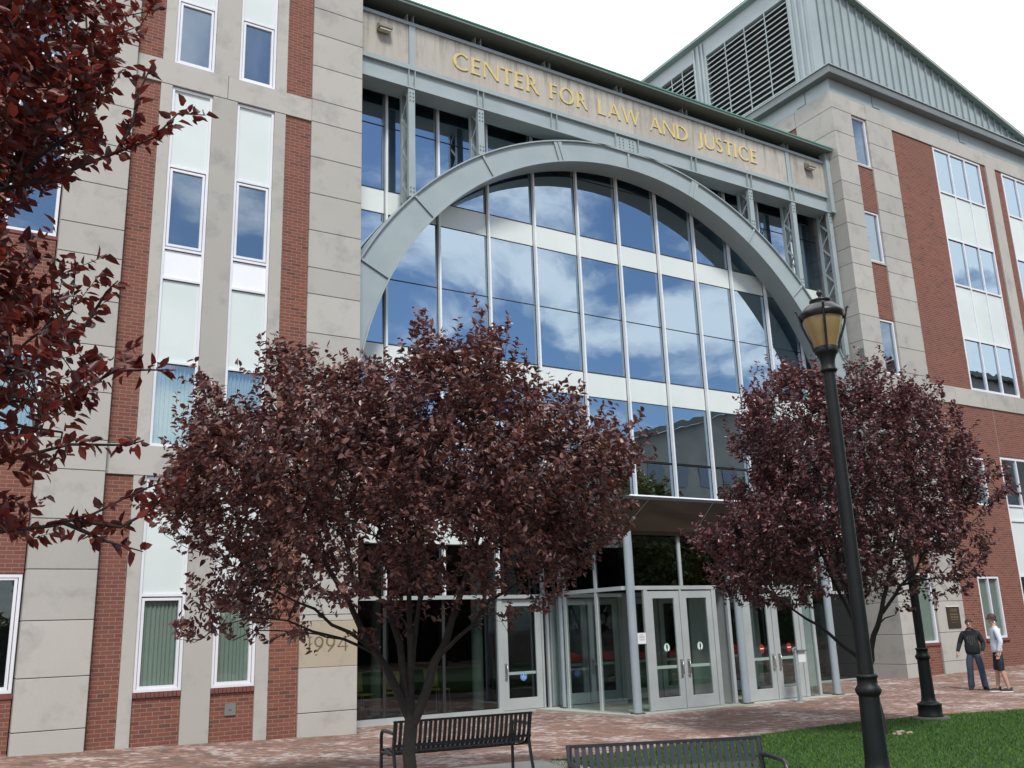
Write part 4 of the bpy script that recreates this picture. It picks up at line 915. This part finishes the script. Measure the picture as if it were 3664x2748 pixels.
    for st_, en, r0_, r1_, sag in limbs:
        c_ = curve(st_, en, sag, 8, .015); lb.tube([to(*p) for p in c_], list(np.linspace(r0_, r1_, 8)), 8, cap=False)
        for i in range(1, 8): nodes.append((c_[i], r0_+(r1_-r0_)*i/7))
    NP = np.array([n_[0] for n_ in nodes]); NR = [n_[1] for n_ in nodes]
    idx = r.choice(len(q), min(len(q), 150), replace=False); sub = []
    for i in idx:
        tgt = start[i]; d_ = np.linalg.norm(NP-tgt, axis=1)+np.maximum(0, NP[:, 2]-tgt[2])*2; j = int(np.argmin(d_))
        if d_[j] < .12: continue
        c_ = curve(NP[j], tgt, .06, 5, .03); lb.tube([to(*p) for p in c_], list(np.linspace(min(.016, NR[j]*.7), .006, 5)), 5, cap=False)
        sub += c_[1:]
    SP_ = np.array(sub+[n_[0] for n_ in nodes])
    for i in range(0, len(q), 2):
        d_ = np.linalg.norm(SP_-start[i], axis=1); j = int(np.argmin(d_))
        lb.tube([to(*SP_[j]), to(*((SP_[j]+start[i])/2+r.normal(0, .02, 3))), to(*start[i]), to(*(start[i]+dirs[i]*Ls[i]*.9))], [.005, .004, .003, .0015], 3, cap=False)
    if extra:
        for pts in extra: lb.tube([to(*p) for p in pts], list(np.linspace(.013, .003, len(pts))), 6, cap=False)
    lb.build('branches', BARK, t)
    return t
LEAF1 = leaf_mat('plum_leaf', [(0, (.045, .025, .027)), (.35, (.092, .045, .047)), (.7, (.145, .066, .062)), (.9, (.19, .10, .08)), (1, (.25, .115, .08))], .33, .18)
LEAF2 = leaf_mat('plum_leaf_red', [(0, (.045, .025, .031)), (.4, (.092, .044, .052)), (.75, (.15, .062, .068)), (1, (.22, .09, .08))], .33, .18)
LEAF3 = leaf_mat('crimson_leaf', [(0, (.02, .007, .009)), (.4, (.055, .013, .015)), (.8, (.11, .022, .018)), (1, (.2, .035, .022))], trans=.42)
T1 = [(-2.66, 3.21), (-2.52, 3.56), (-2.39, 3.92), (-2.33, 4.18), (-2.28, 4.52), (-2.11, 4.38), (-1.96, 4.17), (-1.66, 4.33), (-1.53, 4.84), (-1.27, 4.89), (-0.96, 4.65), (-0.65, 4.7), (-0.18, 4.7), (0.01, 4.95), (0.13, 5.13), (0.32, 4.84), (0.62, 4.97), (1.02, 5.1), (1.18, 4.78), (1.3, 4.58), (1.51, 4.36), (1.8, 4.25), (2.15, 4.11), (2.46, 3.89), (2.55, 3.48), (2.43, 3.06), (2.33, 2.76), (1.85, 2.56), (1.79, 2.31), (1.52, 2.07), (1.06, 1.84), (0.66, 2.1), (0.06, 1.92), (-0.23, 1.41), (-0.56, 1.26), (-0.81, 1.62), (-1.19, 1.8), (-1.57, 1.74), (-1.96, 1.94), (-2.37, 1.85), (-2.16, 2.23), (-1.94, 2.56), (-2.18, 2.71), (-2.62, 2.87)]
T2 = [(-2.61, 3.09), (-2.26, 3.46), (-1.98, 3.92), (-1.64, 4.28), (-1.91, 4.79), (-1.57, 5.41), (-1.3, 5.84), (-0.81, 5.98), (-0.37, 5.84), (0.06, 5.67), (0.37, 5.79), (0.61, 5.72), (0.87, 5.45), (1.21, 5.41), (1.55, 5.09), (1.7, 4.66), (1.82, 4.34), (2.0, 3.96), (2.23, 3.54), (1.91, 3.38), (1.77, 3.11), (1.82, 2.75), (1.62, 2.27), (1.25, 1.93), (0.81, 1.6), (0.44, 1.83), (0.05, 1.98), (-0.58, 2.01), (-0.97, 1.73), (-1.39, 1.82), (-1.83, 1.84), (-2.03, 2.14), (-2.39, 2.46), (-2.21, 2.76)]
sp1 = lambda a, z: 1.0 if z > 3.2 else (max(.05, .75*((z-1.3)/1.9)**1.8) if abs(a+.1) < 1.5 else max(.5, .55+.4*(z-1.8)/1.2))
tree('plum_tree', (4.48, 9.3, 0), T1, 1.9, 3300, 17, .074, LEAF1, 'brown purple leaved tree whose forked trunk stands before the black bench', 'tree',
     [((0, 0, .86), (-.95, -.1, 2.6), .05, .02, .02), ((-.01, 0, .9), (-.45, .3, 3.3), .045, .016, .03), ((.02, 0, .84), (.62, .1, 2.35), .055, .03, -.04), ((.62, .1, 2.35), (1.7, .2, 3.2), .028, .01, .05), ((.62, .1, 2.35), (1.0, -.2, 3.7), .026, .01, .02), ((-.95, -.1, 2.6), (-2.0, -.2, 3.4), .018, .007, .05), ((-.4, 0, 1.6), (-1.9, .1, 2.35), .022, .006, .06),
      ((0, .02, .9), (.05, -.3, 3.6), .04, .014, .02), ((.3, .05, 1.5), (1.6, -.3, 2.5), .024, .008, .05), ((-.3, 0, 1.5), (-1.6, -.5, 1.95), .018, .006, .05), ((0, 0, 1.2), (.3, .6, 3.9), .03, .01, .02), ((-.6, 0, 2.2), (-1.0, .3, 4.2), .022, .008, .02)],
     ([(.02, 0, -.05), (.0, 0, .3), (-.03, 0, .6), (0, 0, .92)], [.085, .07, .066, .062]), 11, sparse=sp1, group='copper leaved trees before the building')
tree('plum_tree', (12.79, 9.97, 0), T2, 1.9, 3000, 17, .074, LEAF2, 'purple red leaved tree standing on the lawn behind the near lamp post', 'tree',
     [((-.12, 0, .95), (-.35, .1, 3.4), .05, .018, .02), ((-.12, 0, .95), (.32, 0, 2.2), .05, .03, -.03), ((.32, 0, 2.2), (.9, .2, 4.4), .028, .01, .02), ((-.1, 0, 1.0), (-1.3, 0, 2.0), .035, .014, .05), ((-1.3, 0, 2.0), (-2.0, .1, 3.2), .014, .006, .03), ((-.2, 0, 1.6), (-1.0, -.3, 3.9), .03, .01, .02), ((.2, 0, 1.8), (1.4, .1, 3.2), .028, .01, .03), ((-.15, 0, 1.3), (.1, .4, 4.8), .032, .01, .02), ((-.2, 0, 1.5), (-.6, .5, 4.9), .03, .01, .02)],
     ([(0, 0, -.05), (-.03, 0, .3), (-.08, 0, .65), (-.12, 0, .98)], [.085, .07, .065, .062]), 23, vdir=(12.79, 9.97), sparse=lambda a, z: 1.0 if z > 3.0 else max(.12, ((z-1.6)/1.4)**1.3) if -.9 < a < 1.2 else max(.45, (z-1.2)/1.8), group='copper leaved trees before the building')
# near tree, its trunk outside the frame on the left; placed in a plane 5 m away
v3 = (.12, .993); w3 = (.993, -.12); bx, by = v3[0]*5-1.75*w3[0], v3[1]*5-1.75*w3[1]
sh = lambda P: [(a+1.75, z) for a, z in P]
T3 = sh([(-1.13, 5.34), (0.24, 5.5), (0.22, 5.2), (0.12, 5.14), (-0.03, 5.03), (0.02, 4.81), (-0.02, 4.47), (-0.09, 4.36), (-0.06, 4.2), (-0.22, 4.06), (-0.34, 3.94), (-.42, 3.86), (-.40, 3.72), (-0.32, 3.66), (-0.24, 3.72), (-0.1, 3.57), (0.0, 3.52), (0.12, 3.48), (0.02, 3.3), (0.2, 3.13), (0.08, 2.97), (0.2, 2.86), (0.03, 2.73), (-0.08, 2.5), (0.12, 2.46), (0.02, 2.38), (-0.1, 2.25), (-0.76, 2.2), (-1.6, 2.0), (-2.6, 2.2), (-3.3, 2.9), (-3.5, 3.8), (-3.2, 4.8), (-2.4, 5.6), (-1.6, 5.8)])
ex = [[(-.3+1.75-.6, 0, 3.85), (-0.47+1.75, 0, 3.99), (-0.21+1.75, 0, 4.13), (0.07+1.75, 0, 4.32), (0.23+1.75, 0, 4.43), (0.35+1.75, 0, 4.61), (0.49+1.75, 0, 4.63)],
      [(-.9+1.75, 0, 2.3), (-0.31+1.75, 0, 2.27), (-0.1+1.75, 0, 2.3), (0.08+1.75, 0, 2.36), (0.28+1.75, 0, 2.48), (0.47+1.75, 0, 2.56)],
      [(-.9+1.75, .1, 2.7), (-0.37+1.75, 0, 2.93), (-0.13+1.75, 0, 2.9), (0.13+1.75, 0, 3.09), (0.29+1.75, 0, 3.11), (0.42+1.75, 0, 3.12)],
      [(-.9+1.75, 0, 2.4), (-0.34+1.75, 0, 2.6), (-0.05+1.75, 0, 2.7), (0.22+1.75, 0, 2.71), (0.29+1.75, 0, 2.74)],
      [(-.3+1.75, 0, 4.4), (-0.2+1.75, 0, 4.53), (-0.1+1.75, 0, 4.72), (0.0+1.75, 0, 4.95)], [(-.05+1.75, 0, 2.32), (0.15+1.75, 0, 2.23), (0.32+1.75, 0, 2.18)],
      [(-0.11+1.75, 0, 3.19), (-0.02+1.75, 0, 3.33), (0.06+1.75, 0, 3.51), (0.11+1.75, 0, 3.58)], [(0.05+1.75, 0, 4.3), (.12+1.75, 0, 4.5), (0.14+1.75, 0, 4.69), (0.2+1.75, 0, 4.9)],
      [(0.0+1.75, 0, 2.33), (0.21+1.75, 0, 2.3), (0.35+1.75, 0, 2.39), (0.47+1.75, 0, 2.56)]]
def sp3(a, z):
    a -= 1.75
    if 3.66 < z < 3.98 and a > -.8: return .02
    if a < -.28: return 1.0 if z > 4.2 else (.6 if z > 3.2 else .36)
    return .62 if z > 4.2 else (.34 if z > 3.2 else .2)
tree('plum_tree', (bx, by, 0), T3, .8, 2300, 13, .068, LEAF3, 'crimson leaved boughs of the nearest tree hanging over the left edge of the view', 'tree',
     [((0, 0, 1.5), (1.0, .1, 3.7), .06, .02, .02), ((0, 0, 1.5), (.9, 0, 2.5), .04, .014, .03), ((0, 0, 1.5), (.8, 0, 4.8), .05, .016, .02), ((0, 0, 1.5), (-1.0, .3, 3.6), .05, .016, .02), ((1.0, .1, 3.7), (1.6, 0, 4.4), .02, .008, .02), ((.5, 0, 2.4), (1.4, 0, 3.1), .03, .01, .02)],
     ([(0, 0, -.05), (.02, 0, .6), (0, 0, 1.52)], [.11, .09, .075]), 31, vdir=v3, sparse=sp3, group='copper leaved trees before the building', extra=ex, shootlen=(.13, .26), stray=.01)
# stones at the foot of the right tree
rk = MB(); rr_ = random.Random(4)
for i in range(9):
    x_, y_ = 12.80+rr_.uniform(-.05, .34), 9.9+rr_.uniform(-.1, .12)-.1; s_ = rr_.uniform(.025, .055)
    rk.lathe([(0, -.01), (s_, 0), (s_*.9, s_*.5), (s_*.4, s_*.8), (0, s_*.85)], 7, (x_, y_, .01))
tag(rk.build('mulch', noisy('dry_stone', (.2, .17, .13), (.35, .3, .25), 20, .9)), 'small pale stones scattered at the foot of the right tree', 'stones', kind='stuff')

# ------------------------------------------------------------------ people
SKIN = noisy('skin', (.46, .26, .19), (.52, .31, .23), 9, .55)
def skinned(name, V, E, R_, m, parent=None, sub=2, root=0):
    me = bpy.data.meshes.new(name); me.from_pydata(V, E, []); o = bpy.data.objects.new(name, me); COL.objects.link(o)
    sk = o.modifiers.new('skin', 'SKIN'); sk.branch_smoothing = .4
    if not me.skin_vertices: 
        bpy.context.view_layer.objects.active = o
    for i, r in enumerate(R_):
        d = me.skin_vertices[0].data[i]; d.radius = r if isinstance(r, tuple) else (r, r); d.use_root = (i == root)
    sb = o.modifiers.new('sub', 'SUBSURF'); sb.levels = sub; sb.render_levels = sub
    dg = bpy.context.evaluated_depsgraph_get(); m2 = bpy.data.meshes.new_from_object(o.evaluated_get(dg)); o.modifiers.clear(); o.data = m2
    m2.materials.clear(); m2.materials.append(m); m2.polygons.foreach_set('use_smooth', [True]*len(m2.polygons))
    if parent: o.parent = parent
    return o
class Sk:
    def __init__(s): s.V = []; s.E = []; s.R = []
    def p(s, co, r, to=None):
        s.V.append(co); s.R.append(r); i = len(s.V)-1
        if to is not None: s.E.append((to, i))
        return i
    def chain(s, pts, start):
        for co, r in pts: start = s.p(co, r, start)
        return start
def hand(s, w, d, side, palm_n):
    """fingers from the wrist vertex w; d = finger direction, palm_n = side the thumb leaves from"""
    d = Vector(d).normalized(); n_ = Vector(palm_n).normalized(); x = d.cross(n_).normalized()
    W_ = Vector(s.V[w]); pm = s.p(tuple(W_+d*.055), (.034, .02), w); pk = s.p(tuple(W_+d*.085), (.036, .018), pm)
    for k, L in enumerate((.065, .075, .07, .055)):
        o = n_*(-.028+.019*k)*-1; b0 = W_+d*.10+o
        a = s.p(tuple(b0), .0095, pk); b_ = s.p(tuple(b0+d*L*.5+x*.006*side), .0088, a); s.p(tuple(b0+d*L*.85+x*.024*side), .0075, b_)
    a = s.p(tuple(W_+d*.045+n_*.04), .012, pm); s.p(tuple(W_+d*.085+n_*.058), .0095, a)
def head(s, neck, c, f, hgt=.225):
    """head verts: c = centre of skull, f = facing"""
    c = Vector(c); f = Vector(f).normalized(); u_ = Vector((0, 0, 1)); r_ = f.cross(u_)
    jaw = s.p(tuple(c-u_*.065+f*.022), (.058, .058), neck); mid = s.p(tuple(c+f*.012), (.074, .082), jaw); s.p(tuple(c+u_*.06-f*.005), (.066, .076), mid)
    chin = s.p(tuple(c-u_*.098+f*.055), .024, jaw)
    ns = s.p(tuple(c-u_*.012+f*.098), .011, mid); s.p(tuple(c-u_*.032+f*.112), .013, ns)
    for k in (-1, 1): s.p(tuple(c+r_*.084*k-u_*.01-f*.01), (.012, .02), mid)
def face(parent, c, f, glasses=False, hair=None, hm=None):
    c = Vector(c); f = Vector(f).normalized(); u_ = Vector((0, 0, 1)); r_ = f.cross(u_); ds = mat('eye_dark', (.02, .015, .012), .4); lip = mat('lip', (.32, .12, .10), .5)
    if not glasses:
        for k in (-1, 1):
            q = MB(); q.lathe([(0, -.009), (.011, -.005), (.013, 0), (.011, .005), (0, .009)], 10, tuple(c+r_*.032*k+f*.083+u_*.005)); q.build('eye', ds, parent)
            q = MB(); q.obox(c+r_*.033*k+f*.088+u_*.03, (r_, f, u_), (.017, .004, .004)); q.build('eyebrow', ds, parent)
    else:
        q = MB()
        for k in (-1, 1): q.obox(c+r_*.034*k+f*.096+u_*.012, (r_, f, u_), (.028, .007, .017)); q.obox(c+r_*.08*k+f*.045+u_*.018, (f, r_, u_), (.055, .003, .005))
        q.obox(c+f*.1+u_*.02, (r_, f, u_), (.012, .004, .004)); q.build('sunglasses', INK, parent)
    q = MB(); q.obox(c+f*.090-u_*.062, (r_, f, u_), (.022, .005, .0045)); q.build('mouth', lip, parent)
def hairmesh(parent, c, f, m, ln=0):
    c = Vector(c); f = Vector(f).normalized(); u_ = Vector((0, 0, 1)); r_ = f.cross(u_); q = MB(); rr = random.Random(2); n = 20; rows = 8; vs = []
    for i in range(rows+1):
        ph = math.pi*.5*i/rows*(1.0)
        for k in range(n):
            a = 2*math.pi*k/n; fr_ = math.cos(a); low_ = -.02-ln*max(0, -fr_) if fr_ < .35 else .045
            zc = .128*math.cos(ph)+(1-math.cos(ph))*low_ if i == rows else .022+.106*math.cos(ph)
            if i == rows: zc = low_
            R_ = (.092+ln*.1)*math.sin(ph)+.002*rr.random()
            vs.append(c+f*(fr_*R_*1.10-.006)+r_*(math.sin(a)*R_*.96)+u_*zc)
    fs = [(i*n+k, i*n+(k+1) % n, (i+1)*n+(k+1) % n, (i+1)*n+k) for i in range(rows) for k in range(n)]; q.add(vs, fs, True); q.build('hair', m, parent)
def shoe(parent, p, f, m, sole):
    p = Vector(p); f = Vector(f).normalized(); ang = math.atan2(f.y, f.x)
    def at(x, y, z): return (p.x+x*math.cos(ang)-y*math.sin(ang), p.y+x*math.sin(ang)+y*math.cos(ang), z)
    out_ = [(-.075, .03), (-.08, -.03), (-.03, -.036), (.06, -.045), (.14, -.045), (.185, -.02), (.19, .015), (.15, .042), (.06, .042), (-.03, .036)]
    q = MB(); n = len(out_); q.add([at(x, y, .0) for x, y in out_]+[at(x, y, .024) for x, y in out_], [tuple(range(n)), tuple(range(n, 2*n))]+[(i, (i+1) % n, (i+1) % n+n, i+n) for i in range(n)]); q.build('sole', sole, parent)
    lv = [(.024, 1, 0), (.05, .95, 0), (.07, .78, -.012), (.09, .55, -.04)]; vs = []
    for z, s_, dx in lv: vs += [at(x*s_+dx, y*s_*(.96), z+.03*max(0, (-x+.02)/.1)*(z > .06)) for x, y in out_]
    q = MB(); q.add(vs, [(j*n+i, j*n+(i+1) % n, (j+1)*n+(i+1) % n, (j+1)*n+i) for j in range(3) for i in range(n)]+[tuple(range(3*n, 4*n))], True); q.build('shoe', m, parent)
def person(loc, face_dir, scale, kind, label):
    th = math.atan2(face_dir[1], face_dir[0])-math.pi/2; f = (0, 1, 0)
    s = Sk(); hip = s.p((0, 0, .95), (.115, .085)); wa = s.p((0, .005, 1.10), (.135, .095), hip); ch = s.p((0, .0, 1.30), (.16, .11), wa); sh_ = s.p((0, -.01, 1.43), (.12, .075), ch); nk = s.p((0, -.005, 1.50), .055, sh_); n2 = s.p((0, .01, 1.55), .052, nk)
    hc = (0, .02, 1.645)
    head(s, n2, hc, (0, 1, 0) if kind == 1 else (0, 1, -.03))
    if kind == 1:
        legs = [((.10, 0, .88), (.125, .03, .50), (.15, 0, .09)), ((-.10, 0, .88), (-.14, .03, .50), (-.17, -.02, .09))]
        arms = [((.185, -.01, 1.40), (.29, -.03, 1.14), (.36, .08, .93), (.2, .2, -1), (-.3, 1, 0)), ((-.185, -.01, 1.40), (-.27, -.03, 1.13), (-.22, .13, .93), (.02, .1, -1), (.6, 1, 0))]
    else:
        legs = [((.09, 0, .88), (.10, .05, .50), (.08, .10, .09)), ((-.09, 0, .88), (-.10, -.0, .50), (-.11, -.10, .09))]
        arms = [((.185, -.01, 1.40), (.225, -.06, 1.12), (.20, .02, .89), (0, .2, -1), (-.2, 1, 0)), ((-.185, -.01, 1.40), (-.225, -.06, 1.12), (-.20, .02, .89), (0, .2, -1), (.2, 1, 0))]
    for a, k, b_ in legs:
        i = s.p(a, (.07, .075), hip); i = s.p(tuple((Vector(a)+Vector(k))/2), .066, i); i = s.p(k, .054, i); i = s.p(tuple(Vector(k)*.65+Vector(b_)*.35+Vector((0, -.012, 0))), .056, i); i = s.p(b_, .038, i); s.p((b_[0], b_[1]+.03, .05), .036, i); 
    hands = []
    for (a, e_, w_, hd, tn), sd_ in zip(arms, (1, -1)):
        i = s.p(a, .055, sh_); i = s.p(tuple((Vector(a)+Vector(e_))/2), .047, i); i = s.p(e_, .039, i); i = s.p(tuple((Vector(e_)+Vector(w_))/2), .034, i); i = s.p(w_, .025, i); hand(s, i, hd, sd_, tn)
    root = skinned('person', s.V, s.E, s.R, SKIN)
    # clothing
    def chain(name, groups, m, sub=2, rt=0):
        c = Sk(); 
        first = None
        for g_ in groups:
            st = None if first is None else first
            for j, (co, r) in enumerate(g_):
                if first is None: first = c.p(co, r); st = first
                elif j == 0 and co is None: st = first if not r else r
                else: st = c.p(co, r, st)
        return skinned(name, c.V, c.E, c.R, m, root, sub, rt)
    if kind == 1:
        TM = noisy('black_hoodie', (.006, .009, .012), (.014, .018, .022), 12, .85); BMt = noisy('blue_jeans', (.035, .06, .10), (.07, .10, .15), 14, .85)
        torso = [((0, 0, 1.27), (.19, .145))]; d0 = .02
        grp = [[((0, 0, 1.28), (.20, .15)), ((0, .01, 1.12), (.20, .15)), ((0, .01, .95), (.195, .15)), ((0, .01, .84), (.18, .14))], [(None, 0), ((0, -.01, 1.41), (.16, .115)), ((0, -.005, 1.48), (.10, .095)), ((0, 0, 1.53), (.085, .085))]]
        for (a, e_, w_, hd, tn) in arms: grp.append([(None, 4), ((a[0]*.93, a[1], a[2]+.01), .092), (tuple((Vector(a)+Vector(e_))/2), .072), (e_, .064), (tuple((Vector(e_)+Vector(w_))/2), .056), (tuple(Vector(w_)*.96+Vector(e_)*.04), .046)])
        chain('hoodie', grp, TM)
        q = MB(); gm = mat('grey_print', (.10, .115, .12), .8)
        for r_i, (zz_, ws) in enumerate(((1.335, 4), (1.275, 4), (1.215, 4), (1.155, 2))):
            for k in range(ws):
                x_ = -.09+.05*k+(.05 if ws == 2 else 0)
                q.box(x_, x_+.035, .152, .156, zz_-.045, zz_-.036); q.box(x_, x_+.009, .152, .156, zz_-.036, zz_); q.box(x_+.01, x_+.035, .152, .156, zz_-.009, zz_)
        q.build('chest_print', gm, root)
        grp = [[((0, 0, .93), (.165, .125))], [(None, 0), ((0, 0, 1.03), (.15, .115))]]
        for a, k, b_ in legs: grp.append([(None, 0), (a, (.115, .115)), (tuple((Vector(a)+Vector(k))/2), .098), (k, .085), (tuple(Vector(k)*.5+Vector(b_)*.5), .082), (b_, .086), ((b_[0], b_[1]+.005, .045), .086)])
        chain('jeans', grp, BMt)
        for a, k, b_ in legs: shoe(root, (b_[0], b_[1], 0), (.15 if b_[0] > 0 else -.5, 1, 0), INK, INK)
        q = MB(); w_ = Vector(arms[1][2]); q.tube([w_+Vector((0, 0, .0)), w_+Vector((0, -.003, .022))], .031, 12); q.build('wristwatch', STEEL_R, root)
        hairmesh(root, hc, (0, 1, 0), mat('dark_short_hair', (.03, .018, .012), .7)); face(root, hc, (0, 1, 0))
    else:
        TM = noisy('white_shirt', (.62, .68, .76), (.72, .78, .86), 8, .8); BMt = noisy('navy_shorts', (.006, .009, .022), (.012, .016, .032), 9, .6)
        grp = [[((0, 0, 1.28), (.18, .135)), ((0, .01, 1.12), (.165, .13)), ((0, .01, .96), (.165, .13)), ((0, .01, .86), (.16, .13))], [(None, 0), ((0, -.01, 1.41), (.15, .105)), ((0, -.005, 1.475), (.075, .07))]]
        for (a, e_, w_, hd, tn) in arms: grp.append([(None, 4), ((a[0]*.93, a[1], a[2]+.01), .084), (tuple((Vector(a)+Vector(e_))/2), .066), (e_, .058), (tuple((Vector(e_)+Vector(w_))/2), .05), (tuple(Vector(w_)*.97+Vector(e_)*.03), .040)])
        chain('long_sleeve_shirt', grp, TM)
        grp = [[((0, 0, .92), (.135, .115))], [(None, 0), ((0, 0, 1.02), (.135, .11))]]
        for a, k, b_ in legs: grp.append([(None, 0), (a, (.105, .12)), (tuple((Vector(a)+Vector(k))/2), .094), (k, .084), (tuple(Vector(k)*.93+Vector(b_)*.07), .084)])
        chain('shorts', grp, BMt)
        q = MB(); q.box(-.19, -.186, -.01, .05, 1.17, 1.36); q.build('sleeve_print', mat('teal_print', (.1, .35, .45), .7), root)
        for a, k, b_ in legs: shoe(root, (b_[0], b_[1]-.0, 0), (0, 1, 0), noisy('black_shoe', (.01, .012, .014), (.03, .035, .035), 30, .7), PAPER)
        hairmesh(root, hc, (0, 1, 0), mat('brown_hair', (.05, .025, .018), .65), .05); face(root, hc, (0, 1, 0), True)
    root.location = loc; root.rotation_euler = (0, 0, th); root.scale = (scale,)*3
    tag(root, label, 'person'); return root
person((21.62, 14.02, 0), (-.86, -.50), 1.64/1.77, 1, 'person in a black hoodie with a grey chest print and blue jeans, facing the camera')
person((21.30, 13.20, 0), (-.66, .75), 1.76/1.79, 2, 'person in a white long sleeved shirt, dark shorts and sunglasses seen from the side')

# ------------------------------------------------------------------ across the street, seen only as reflections in the glass
ob = empty('brick_hall', (60, -30, 0)); tag(ob, 'long grey hall across the plaza, mirrored in the lower glass of the entrance wall', 'building')
q = MB(); q.prism([(-12, -.2), (60, -.2), (60, 30), (34, 30), (-12, 16.2)], -14, 0); q.build('wall', noisy('far_wall', (.12, .125, .12), (.17, .17, .16), .5, .9), ob)
q = MB(); q.prism([(-13, 15.95), (34, 30.05), (61, 30.05), (61, 30.6), (34, 30.6), (-13, 16.5)], -14.5, .8); q.build('roof', noisy('far_roof', (.05, .055, .05), (.07, .075, .07), .5, .8), ob)
q = MB()
for i in range(-3, 18):
    for j in range(5):
        if 3.4+j*3.2 < 15+max(0, (i*3.2+12))*.3: q.box(i*3.2, i*3.2+1.7, .004, .06, 1.6+j*3.2, 3.6+j*3.2)
q.build('window', mat('far_glass', (.03, .05, .08), .1), ob)
LEAFG = leaf_mat('green_leaf', [(0, (.02, .05, .01)), (.5, (.04, .09, .015)), (1, (.08, .14, .03))], trans=.3)
TG = [(-3.2, 3.0), (-3.6, 5.0), (-3.0, 7.5), (-1.8, 9.2), (0, 10), (1.6, 9.4), (3.1, 7.6), (3.6, 5.2), (3.0, 3.0), (1.2, 2.4), (-1.2, 2.4)]
g0 = tree('shade_tree', (24, -9, 0), TG, 3.0, 900, 14, .26, LEAFG, 'broad green tree across the lawn, mirrored in the vestibule doors', 'tree',
     [((0, 0, 2.2), (-1.8, .2, 6), .12, .03, .03), ((0, 0, 2.2), (1.8, -.2, 6.2), .12, .03, .03), ((0, 0, 2.2), (0, .4, 7.8), .13, .03, 0)], ([(0, 0, -.1), (0, 0, 1.2), (0, 0, 2.4)], [.26, .2, .17]), 41, vdir=(0, 1), shootlen=(.5, 1.1), group='green trees across the lawn')
GREEN_AT = [(31, -7), (38.5, -9), (46, -6), (16.5, -11), (20, -15), (27.5, -14), (35, -15), (42, -14), (9.5, -13), (53, -10)]
GW_ = ['second', 'third', 'fourth', 'fifth', 'sixth', 'seventh', 'eighth', 'ninth', 'tenth', 'eleventh']
for k, (x_, y_) in enumerate(GREEN_AT):
    c_ = copy_tree(g0); c_['label'] = GW_[k]+' green tree across the lawn, mirrored in the entrance glass'; c_.location = (x_, y_, 0); c_.rotation_euler = (0, 0, 1.3*k+.8); c_.scale = (1+.06*(k % 4),)*3

r9 = np.random.default_rng(9); nh = 26000
HP = np.c_[r9.uniform(-4, 62, nh), r9.normal(-17.5, .45, nh), r9.uniform(0, 1, nh)**.8*3.1]; HP[:, 2] *= 1+.12*np.sin(HP[:, 0]*.9); HD = r9.normal(0, 1, (nh, 3)); HD[:, 2] += .4; HD /= np.linalg.norm(HD, axis=1)[:, None]
hgd = leaves_mesh('hedge', HP, HD, .26, LEAFG, None, 9); MB().box(-4, 62, -17.9, -17.2, 0, 2.7).build('added_core', mat('hedge_core', (.012, .02, .008), .95), hgd)  # hedge added to darken the mirrored horizon; box inside blocks bright gaps
tag(hgd, 'long dark green hedge added out of view to darken the ground floor glass', 'hedge')

# cafe chairs just inside the ground floor glass
WOOD = noisy('yellow_wood', (.42, .26, .08), (.5, .32, .11), 4, .45)
def cafe_chair(loc, rz, label):
    t = empty('cafe_chair', loc, rz); tag(t, label, 'chair', 'yellow wooden chairs behind the ground floor glass')
    MB().box(-.2, .2, -.2, .2, .43, .46).build('seat', WOOD, t)
    q = MB(); q.add([(-.17, .19, .5), (.17, .19, .5), (.2, .26, .88), (-.2, .26, .88), (-.17, .21, .5), (.17, .21, .5), (.2, .28, .88), (-.2, .28, .88)], [(0, 1, 2, 3), (4, 7, 6, 5), (0, 4, 5, 1), (1, 5, 6, 2), (2, 6, 7, 3), (3, 7, 4, 0)]); q.build('backrest', WOOD, t)
    for x_ in (-.18, .18):
        for y_ in (-.18, .18): MB().tube([(x_*1.15, y_*1.15, 0), (x_, y_, .43)], .014, 8).build('leg', STEEL_R, t)
    return t
ch = cafe_chair((8.25, 19.5, .06), .3, 'yellow wooden chair behind the glass nearest the stone pier')
for k, (x_, y_, rz_, lb_) in enumerate(((8.95, 19.55, -.4, 'second yellow wooden chair behind the glass, left of the tree trunk'), (10.1, 19.6, .2, 'yellow wooden chair behind the glass, right of the tree trunk'))):
    c_ = copy_tree(ch); c_.location = (x_, y_, .06); c_.rotation_euler = (0, 0, rz_); c_['label'] = lb_
